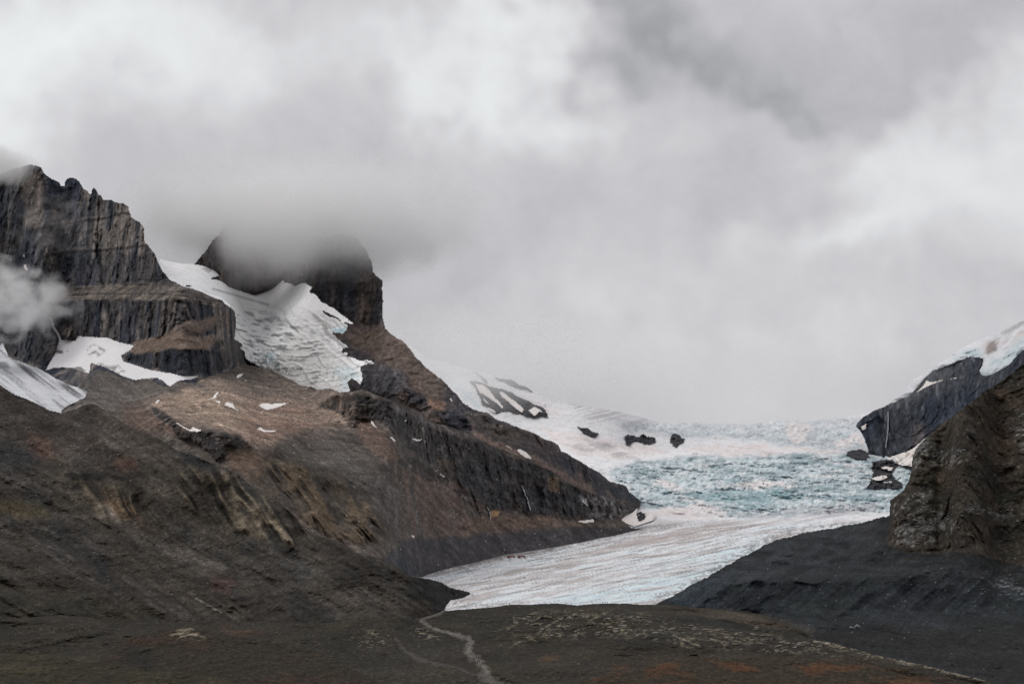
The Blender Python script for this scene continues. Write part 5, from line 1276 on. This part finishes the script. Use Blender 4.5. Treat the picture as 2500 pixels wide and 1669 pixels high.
for (x0, y0, x1, y1), n, s in [((2180, 1240, 2260, 1330), 26, 3.2), ((2270, 1255, 2345, 1290), 20, 3.0), ((2340, 1235, 2500, 1272), 24, 3.2), ((2270, 1095, 2380, 1135), 18, 3.0), ((2390, 1395, 2490, 1460), 20, 2.6)]:
    for k in range(n):
        stone_at(rf, R.uniform(x0, x1), R.uniform(y0, y1), s * R.uniform(0.35, 1.0), R.choice(SG), crag_ob)
def boulder(fld, px, py, size, mesh, lab):
    o = stone_at(fld, px, py, size, mesh, None, 1.3)
    o.name = 'boulder'
    tag(o, lab, 'boulder', 'lone boulders')
boulder(nm, 195, 1216, 4.2, SM[1], 'pale rounded boulder on the ochre gully head at left')
boulder(ms, 806, 1236, 2.6, SM[2], 'left one of two pale boulders touching on the scree')
boulder(ms, 812, 1238, 2.4, SM[3], 'right one of two pale boulders touching on the scree')
boulder(rf, 2080, 1532, 4.0, SG[0], 'grey boulder at the left of the pair by the dry creek')
boulder(rf, 2094, 1530, 4.8, SG[2], 'larger grey boulder at the right of the pair by the creek')
boulder(rf, 2404, 1457, 2.6, SM[5], 'tan boulder alone on the black gravel at right')
for pts_n, (fld, x0, y0, x1, y1, n, lab) in enumerate([(nm, 20, 1020, 1000, 1500, 260, 'small stones strewn over the left moraine'), (rf, 1900, 1400, 2500, 1640, 600, 'small stones strewn over the right moraine'), (ms, 700, 1050, 1200, 1330, 450, 'small stones strewn over the scree')]):
    bmv = []; bmf = []
    for k in range(n):
        a, b = R.uniform(x0, x1), R.uniform(y0, y1)
        if fld is nm and not inpoly(np.array([a]), np.array([b]), NM_TOP + [(1085, 1530), (-80, 1550)])[0]: continue
        if fld is ms and not inpoly(np.array([a]), np.array([b]), MS_BACK + L_LINE + [(1400, 1340), (1100, 1390), (960, 1380), (760, 1310), (620, 1200), (400, 1080), (230, 1000)])[0]: continue
        if fld is rf and b < np.interp(a, [1600, 2000, 2500], [1500, 1560, 1690]) - 90 and a < 2100: continue
        p = fld.point(a, b)
        s = R.uniform(0.12, 0.4) * (2.0 if R.random() < 0.06 else 1) * p.y / 1800
        n0 = len(bmv)
        for d in ((1, 0, 0), (-1, 0.3, 0), (0.2, 1, 0.1), (0, -1, 0), (0.1, 0, 1.0), (0, 0, -0.6)):
            bmv.append((p.x + d[0] * s * R.uniform(0.7, 1.3), p.y + d[1] * s * R.uniform(0.7, 1.3), p.z + d[2] * s * R.uniform(0.6, 1.1)))
        for f_ in ((0, 2, 4), (2, 1, 4), (1, 3, 4), (3, 0, 4), (2, 0, 5), (1, 2, 5), (3, 1, 5), (0, 3, 5)):
            bmf.append(tuple(n0 + q for q in f_))
    me = bpy.data.meshes.new('scattered_stones'); me.from_pydata(bmv, [], bmf); me.materials.append(M_dull)
    o = bpy.data.objects.new('scattered_stones', me); COL.objects.link(o)
    tag(o, lab, kind='stuff')

# ------------------------------------------------------------------ snow coaches on the ice
def box(bm, x0, x1, y0, y1, z0, z1, bev=0.0):
    r = bmesh.ops.create_cube(bm, size=1.0)
    for v in r['verts']:
        v.co = Vector(((x0 + x1) / 2 + v.co.x * (x1 - x0), (y0 + y1) / 2 + v.co.y * (y1 - y0), (z0 + z1) / 2 + v.co.z * (z1 - z0)))
    if bev:
        es = list({e for v in r['verts'] for e in v.link_edges})
        bmesh.ops.bevel(bm, geom=es, offset=bev, segments=2, affect='EDGES')


def part(name, bm, mat, parent):
    me = bpy.data.meshes.new(name); bm.to_mesh(me); bm.free(); me.materials.append(mat)
    o = bpy.data.objects.new(name, me); COL.objects.link(o); o.parent = parent
    return o


M_red = plain_mat('red_paint', (0.30, 0.035, 0.03), 0.4, 0.1)
M_white = plain_mat('white_paint', (0.62, 0.60, 0.58), 0.4, 0.1)
M_glass = plain_mat('dark_glass', (0.02, 0.022, 0.026), 0.1, 0.1)
M_tyre = plain_mat('tyre_rubber', (0.02, 0.02, 0.02), 0.85, 0.2)
M_hub = plain_mat('hub_paint', (0.25, 0.05, 0.04), 0.5, 0.1)
M_lamp = plain_mat('lamp_glass', (0.6, 0.6, 0.55), 0.2, 0.1)
def coach(label, p, rz):
    root = bpy.data.objects.new('snow_coach', None); COL.objects.link(root)
    root.location = p; root.rotation_euler = (0, 0, rz)
    tag(root, label, 'snow coach', 'snow coaches on the ice')
    b = bmesh.new(); box(b, -6.1, 6.1, -1.5, 1.5, 1.15, 2.35, 0.12); body = part('body', b, M_red, root)
    b = bmesh.new(); box(b, -6.0, 5.7, -1.45, 1.45, 2.352, 3.75, 0.15); part('cabin', b, M_white, root)
    b = bmesh.new(); box(b, -5.9, 5.5, -1.35, 1.35, 3.752, 3.95, 0.05); part('roof', b, M_red, root)
    for s in (-1, 1):
        for k in range(7):
            b = bmesh.new(); box(b, -5.6 + k * 1.55, -5.6 + k * 1.55 + 1.3, s * 1.455 - 0.02, s * 1.455 + 0.02, 2.55, 3.5); part('window', b, M_glass, root)
    b = bmesh.new(); box(b, 5.705, 5.74, -1.25, 1.25, 2.5, 3.55); part('windscreen', b, M_glass, root)
    b = bmesh.new(); box(b, 6.0, 6.35, -1.4, 1.4, 1.0, 1.35, 0.05); part('bumper', b, M_tyre, root)
    for s in (-1, 1):
        b = bmesh.new(); box(b, 6.105, 6.15, s * 1.05 - 0.18, s * 1.05 + 0.18, 1.6, 1.9); part('headlight', b, M_lamp, root)
    b = bmesh.new(); box(b, 3.4, 4.4, -1.53, -1.505, 1.2, 2.3); door = part('door', b, M_white, root)
    for wx in (-4.2, -2.4, 4.2):
        for s in (-1, 1):
            b = bmesh.new()
            bmesh.ops.create_cone(b, cap_ends=True, segments=20, radius1=0.85, radius2=0.85, depth=0.95)
            for v in b.verts:
                v.co = Vector((v.co.x + wx, v.co.z + s * 1.25, v.co.y + 0.85))
            w = part('wheel', b, M_tyre, root)
            b = bmesh.new()
            bmesh.ops.create_cone(b, cap_ends=True, segments=12, radius1=0.4, radius2=0.35, depth=0.06)
            for v in b.verts:
                v.co = Vector((v.co.x + wx, v.co.z + s * 1.745, v.co.y + 0.85))
            part('hub', b, M_hub, w)
    return root


for px_, lab, rz in ((1248, 'red and white snow coach parked on the ice, left one of two', 0.03), (1273, 'red and white snow coach parked on the ice, right one of two', -0.04)):
    p = gl.point(px_, 1362.5)
    coach(lab, (p.x, p.y, p.z + 0.5), rz)

# ------------------------------------------------------------------ people
def person_mesh(name, pose):
    """one continuous skinned figure, 1.72 m, pose = forward swing of left leg / arms in metres"""
    V = []; E = []; Rd = []
    def v(p, r, parent=None):
        V.append(p); Rd.append(r); i = len(V) - 1
        if parent is not None: E.append((parent, i))
        return i
    st, arm, lean = pose
    pel = v((0, 0, 0.95), 0.15)
    wst = v((0, lean * 0.3, 1.12), 0.135, pel); chest = v((0, lean * 0.7, 1.32), 0.165, wst); nb = v((0, lean, 1.45), 0.08, chest)
    nk = v((0, lean * 1.1, 1.51), 0.055, nb); hd = v((0, lean * 1.25, 1.58), 0.082, nk); hd2 = v((0, lean * 1.2, 1.65), 0.09, hd); v((0, lean * 1.1, 1.70), 0.06, hd2)
    v((0, lean * 1.25 + 0.105, 1.60), 0.016, hd)                       # nose
    for s in (-1, 1):
        f = st * s
        hip = v((0.10 * s, 0, 0.90), 0.10, pel); kn_ = v((0.11 * s, 0.5 * f + 0.03, 0.50), 0.068, hip); an = v((0.11 * s, f, 0.09 + (0.06 if f < 0 else 0)), 0.046, kn_)
        v((0.12 * s, f + 0.17, 0.045 + (0.02 if f < 0 else 0)), 0.042, an)
        sh = v((0.19 * s, lean, 1.40), 0.075, chest); el = v((0.25 * s, lean - 0.5 * arm * s - 0.02, 1.13), 0.052, sh); wr = v((0.25 * s, lean - arm * s + 0.08, 0.90), 0.034, el)
        pm = v((0.25 * s, lean - arm * s + 0.10, 0.84), 0.034, wr)
        for k, ln in enumerate((0.075, 0.085, 0.08, 0.065)):
            a = v((0.25 * s, lean - arm * s + 0.07 + 0.022 * k, 0.80), 0.010, pm); v((0.235 * s, lean - arm * s + 0.075 + 0.022 * k, 0.80 - ln), 0.009, a)
        a = v((0.235 * s, lean - arm * s + 0.145, 0.85), 0.011, pm); v((0.225 * s, lean - arm * s + 0.165, 0.81), 0.010, a)
    me = bpy.data.meshes.new(name); me.from_pydata(V, E, [])
    o = bpy.data.objects.new(name, me); COL.objects.link(o)
    o.modifiers.new('skin', 'SKIN')
    for i, d in enumerate(me.skin_vertices[0].data):
        d.radius = (Rd[i] * (1.25 if Rd[i] > 0.03 else 1), Rd[i] * (1.25 if Rd[i] > 0.03 else 1)); d.use_root = (i == 0)
    sb = o.modifiers.new('sub', 'SUBSURF'); sb.levels = 1; sb.render_levels = 1
    dg = bpy.context.evaluated_depsgraph_get()
    m2 = bpy.data.meshes.new_from_object(o.evaluated_get(dg))
    bpy.data.objects.remove(o)
    m2.name = name
    m2.materials.clear()
    for k in range(4): m2.materials.append(None)
    for pl in m2.polygons:
        c = pl.center
        if c.z > 1.62 or (c.z > 1.53 and c.y < lean * 1.25 - 0.03): pl.material_index = 3
        elif c.z > 1.49: pl.material_index = 2
        elif c.z < 0.86 and abs(c.x) > 0.20: pl.material_index = 2
        elif c.z > 0.93 or abs(c.x) > 0.205: pl.material_index = 0
        else: pl.material_index = 1
        pl.use_smooth = True
    return m2


PM = [person_mesh('person', (0.0, 0.03, 0.0)), person_mesh('person', (0.22, 0.16, 0.05)), person_mesh('person', (-0.24, -0.16, 0.05))]
M_skin = plain_mat('skin', (0.45, 0.28, 0.21), 0.6, 0.1)
M_hair = plain_mat('hair', (0.03, 0.022, 0.018), 0.7, 0.2)
JC = [('black', (0.012, 0.012, 0.014)), ('dark blue', (0.02, 0.03, 0.07)), ('dark grey', (0.04, 0.04, 0.042)), ('dark red', (0.14, 0.02, 0.02)), ('dark green', (0.02, 0.04, 0.025)), ('pale', (0.4, 0.4, 0.4))]
MJ = {n: plain_mat('jacket_' + n.replace(' ', '_'), c, 0.8, 0.2) for n, c in JC}
MT = [plain_mat('trousers', c, 0.85, 0.2) for c in ((0.012, 0.012, 0.014), (0.025, 0.03, 0.05), (0.05, 0.045, 0.04))]
bm = bmesh.new(); box(bm, -0.16, 0.16, -0.36, -0.16, 1.02, 1.48, 0.05)
pack_me = bpy.data.meshes.new('backpack'); bm.to_mesh(pack_me); bm.free(); pack_me.materials.append(plain_mat('pack_fabric', (0.02, 0.02, 0.022), 0.85))
RP = random.Random(3)
def person(fld, px, py, label, group, jacket='black', heading=None, pose=None, pack=None):
    p = fld.point(px, py)
    o = bpy.data.objects.new('person', PM[RP.randrange(3) if pose is None else pose]); COL.objects.link(o)
    mats = [MJ[jacket], RP.choice(MT), M_skin, M_hair]
    for k, m_ in enumerate(mats):
        o.material_slots[k].link = 'OBJECT'; o.material_slots[k].material = m_
    o.location = (p.x, p.y, p.z + 0.28)
    o.rotation_euler = (0, 0, RP.uniform(-0.6, 0.6) + (heading if heading is not None else RP.choice((0, math.pi))))
    s = RP.uniform(0.98, 1.10); o.scale = (s, s, s)
    if pack if pack is not None else RP.random() < 0.4:
        b = bpy.data.objects.new('backpack', pack_me); COL.objects.link(b); b.parent = o
    tag(o, label, 'person', group)


def crop(pts):
    return [(900 + 0.2992 * a, 1200 + 0.2992 * b) for a, b in pts]


clusters = [
    ([(828, 1338), (843, 1338), (855, 1380), (866, 1380), (878, 1364), (895, 1364), (893, 1394), (906, 1397), (925, 1413), (936, 1414)], 'dark clad hiker in the group strung along the wide trail bend', 'hikers on the wide trail bend', kn),
    ([(370, 1037), (380, 1040), (392, 1037)], 'dark clad hiker in the knot of three at the trail turn', 'hikers at the trail turn', kn),
    ([(442, 1024), (470, 1020), (482, 1019), (492, 1019), (513, 1008)], 'dark clad hiker in the line of five just below the ice edge', 'hikers below the ice edge', kn),
    ([(450, 1071), (461, 1077)], 'dark clad hiker in the pair on the narrow trail below the turn', 'hikers on the narrow trail', kn),
    ([(555, 1121), (587, 1130), (598, 1132)], 'dark clad hiker in the trio above the trail bend', 'hikers above the trail bend', kn),
    ([(570, 981), (579, 980), (588, 979), (597, 976)], 'dark clad hiker in the four gathered at the glacier edge', 'hikers at the glacier edge', kn),
    ([(1912, 915), (1930, 915), (1947, 917)], 'dark clad hiker in the three standing on the knoll crest', 'hikers on the knoll crest', kn),
    ([(1030, 1540), (1042, 1542)], 'dark clad hiker in the pair at the lower end of the trail', 'hikers at the lower trail end', kn)]
ORD = ['first', 'second', 'third', 'fourth', 'fifth', 'sixth', 'seventh', 'eighth', 'ninth', 'tenth', 'eleventh', 'twelfth']
for pts, lab, grp, fld in clusters:
    for k_, (a, b) in enumerate(sorted(crop(pts))):
        person(fld, a, b, lab + ', ' + ORD[k_] + ' from left', grp, RP.choice(('black', 'black', 'dark blue', 'dark grey', 'black', 'dark green', 'dark red')) if 'dark' in lab else 'black')
for (a, b), lab, fld in zip(crop([(1148, 926), (522, 1112), (868, 1532), (918, 1528), (1110, 1556), (527, 984)]),
                            ['lone hiker in black on the knoll crest left of the three', 'lone hiker in black halfway down the narrow trail', 'hiker in black standing left of the lower trail', 'hiker in black in the middle of the lower trail', 'lowest hiker in black, close to the bottom edge', 'hiker in black left of the four at the glacier edge'], (kn, kn, kn, kn, kn, kn)):
    person(fld, a, b, lab, 'single hikers', 'black')
for k_, (a, b) in enumerate(crop([(1290, 543), (1311, 543), (1318, 540), (1330, 541), (1342, 542), (1350, 540), (1358, 542), (1366, 541), (1374, 541), (1381, 541), (1390, 541), (1396, 540)])):
    person(gl, a, b, 'tiny dark clad visitor in the row beside the snow coaches, ' + ORD[k_] + ' from left', 'visitors beside the snow coaches', RP.choice(('black', 'dark blue', 'dark red')))
for k_, (a, b) in enumerate(crop([(1406, 538), (1421, 539), (1441, 536)])):
    person(gl, a, b, 'tiny dark clad visitor apart from the coach row, ' + ORD[k_] + ' from left', 'visitors apart from the coach group', 'black')
for k_, (a, b) in enumerate(crop([(1268, 706), (1274, 707)])):
    person(gl, a, b, 'dark clad hiker in the pair alone on the ice, ' + ('left', 'right')[k_] + ' one', 'hikers on the open ice', 'black')
(a, b), = crop([(1458, 628)])
person(gl, a, b, 'lone hiker in black on the ice right of the pair', 'single hikers', 'black')
# ------------------------------------------------------------------ mist on the peaks and thin haze in the air
def mist(name, label, px, py, Y, half, dens, nscale, lo, hi, seed, color=(1, 1, 1), ani=0.0, core=0.3, warp=0.7):
    a, b = ray(px, py)
    bm = bmesh.new(); bmesh.ops.create_icosphere(bm, subdivisions=3, radius=1.0)
    me = bpy.data.meshes.new(name); bm.to_mesh(me); bm.free()
    o = bpy.data.objects.new(name, me); COL.objects.link(o)
    o.location = (float(a) * Y, Y, float(b) * Y); o.scale = half
    m = bpy.data.materials.new(name + '_vapour'); m.use_nodes = True
    nt = m.node_tree; nt.nodes.clear(); N = nt.nodes.new; L = nt.links.new
    tc = N('ShaderNodeTexCoord')
    geo = N('ShaderNodeNewGeometry')
    mw = N('ShaderNodeMapping'); mw.inputs['Location'].default_value = (seed * 5.3, seed * 2.9, seed * 4.1); mw.inputs['Scale'].default_value = (nscale * 0.7,) * 3
    L(geo.outputs['Position'], mw.inputs['Vector'])
    wz = N('ShaderNodeTexNoise'); wz.inputs['Scale'].default_value = 1.0; wz.inputs['Detail'].default_value = 1; L(mw.outputs[0], wz.inputs['Vector'])
    w1 = N('ShaderNodeVectorMath'); w1.operation = 'SUBTRACT'; L(wz.outputs['Color'], w1.inputs[0]); w1.inputs[1].default_value = (0.5, 0.5, 0.5)
    w2 = N('ShaderNodeVectorMath'); w2.operation = 'MULTIPLY_ADD'; L(w1.outputs[0], w2.inputs[0]); w2.inputs[1].default_value = (warp, warp, warp); L(tc.outputs['Object'], w2.inputs[2])
    sq = N('ShaderNodeVectorMath'); sq.operation = 'MULTIPLY'; L(w2.outputs[0], sq.inputs[0]); L(w2.outputs[0], sq.inputs[1])
    sx = N('ShaderNodeSeparateXYZ'); L(sq.outputs[0], sx.inputs[0])
    s4 = N('ShaderNodeMath'); s4.operation = 'POWER'; L(sx.outputs[0], s4.inputs[0]); s4.inputs[1].default_value = 1.6
    s5 = N('ShaderNodeMath'); s5.operation = 'ADD'; L(s4.outputs[0], s5.inputs[0]); L(sx.outputs[1], s5.inputs[1])
    s6 = N('ShaderNodeMath'); s6.operation = 'ADD'; L(s5.outputs[0], s6.inputs[0]); L(sx.outputs[2], s6.inputs[1])
    ln = N('ShaderNodeMath'); ln.operation = 'SQRT'; L(s6.outputs[0], ln.inputs[0])
    tl = N('ShaderNodeVectorMath'); tl.operation = 'LENGTH'; L(tc.outputs['Object'], tl.inputs[0])
    rim = N('ShaderNodeMapRange'); rim.interpolation_type = 'SMOOTHSTEP'; L(tl.outputs['Value'], rim.inputs['Value'])
    rim.inputs['From Min'].default_value = 1.0; rim.inputs['From Max'].default_value = 0.8
    fo = N('ShaderNodeMapRange'); fo.interpolation_type = 'SMOOTHSTEP'
    fo.inputs['From Min'].default_value = 1.0; fo.inputs['From Max'].default_value = core; fo.inputs['To Min'].default_value = 0; fo.inputs['To Max'].default_value = 1
    L(ln.outputs[0], fo.inputs['Value'])
    mp = N('ShaderNodeMapping'); mp.inputs['Location'].default_value = (seed * 3.1, seed * 1.7, seed * 2.3); mp.inputs['Scale'].default_value = (nscale, nscale, nscale * 1.3)
    L(geo.outputs['Position'], mp.inputs['Vector'])
    nz = N('ShaderNodeTexNoise'); nz.inputs['Scale'].default_value = 1.0; nz.inputs['Detail'].default_value = 3; nz.inputs['Roughness'].default_value = 0.58; nz.inputs['Distortion'].default_value = 0.5
    L(mp.outputs[0], nz.inputs['Vector'])
    nr = N('ShaderNodeMapRange'); nr.interpolation_type = 'SMOOTHSTEP'
    nr.inputs['From Min'].default_value = lo; nr.inputs['From Max'].default_value = hi
    ad = N('ShaderNodeMath'); ad.operation = 'MULTIPLY_ADD'; L(fo.outputs[0], ad.inputs[0]); ad.inputs[1].default_value = 0.35; L(nz.outputs['Fac'], ad.inputs[2])
    L(ad.outputs[0], nr.inputs['Value'])
    m0 = N('ShaderNodeMath'); m0.operation = 'MULTIPLY'; L(fo.outputs[0], m0.inputs[0]); L(rim.outputs[0], m0.inputs[1])
    mu = N('ShaderNodeMath'); mu.operation = 'MULTIPLY'; L(m0.outputs[0], mu.inputs[0]); L(nr.outputs[0], mu.inputs[1])
    m2 = N('ShaderNodeMath'); m2.operation = 'MULTIPLY'; L(mu.outputs[0], m2.inputs[0]); m2.inputs[1].default_value = dens
    vs = N('ShaderNodeVolumePrincipled'); vs.inputs['Color'].default_value = (*color, 1); vs.inputs['Anisotropy'].default_value = ani
    L(m2.outputs[0], vs.inputs['Density'])
    out = N('ShaderNodeOutputMaterial'); L(vs.outputs[0], out.inputs['Volume'])
    me.materials.append(m)
    m.cycles.volume_step_rate = 1.0
    tag(o, label, 'cloud', kind='stuff')
    return o


YS = sm.at(680, 670)
YT = sm.at(880, 700)
mist('cloud', 'grey cloud bank swallowing the top of the second mountain', 728, 535, (YS + YT) / 2 - 160, (410, 260, 155), 0.023, 0.014, 0.34, 0.82, 1, warp=0.5, core=0.05)
YC = cl.at(60, 720)
mist('cloud', 'white puff of mist in front of the left cliff', 10, 735, YC - 170, (150, 100, 95), 0.034, 0.026, 0.64, 1.0, 2, warp=1.7)
mist('cloud', 'torn mist wisps drifting across the upper left cliff', 135, 545, YC - 70, (110, 80, 100), 0.006, 0.03, 0.76, 1.1, 3, warp=1.2)
mist('cloud', 'pale cloud touching the summit at the top left', -10, 405, YC + 60, (90, 120, 42), 0.024, 0.02, 0.45, 0.8, 4, warp=0.9)
YG = gl.at(1250, 940)
mist('cloud', 'bright fog lying along the snowy skyline left of the icefall', 1150, 850, YG - 100, (460, 350, 125), 0.003, 0.006, 0.36, 0.72, 5)
YI = gl.at(1700, 1040)
mist('cloud', 'pale haze veiling the skyline above the icefall', 1560, 945, YI - 150, (1050, 600, 135), 0.0016, 0.004, 0.30, 0.70, 7, warp=0.4, core=0.1)
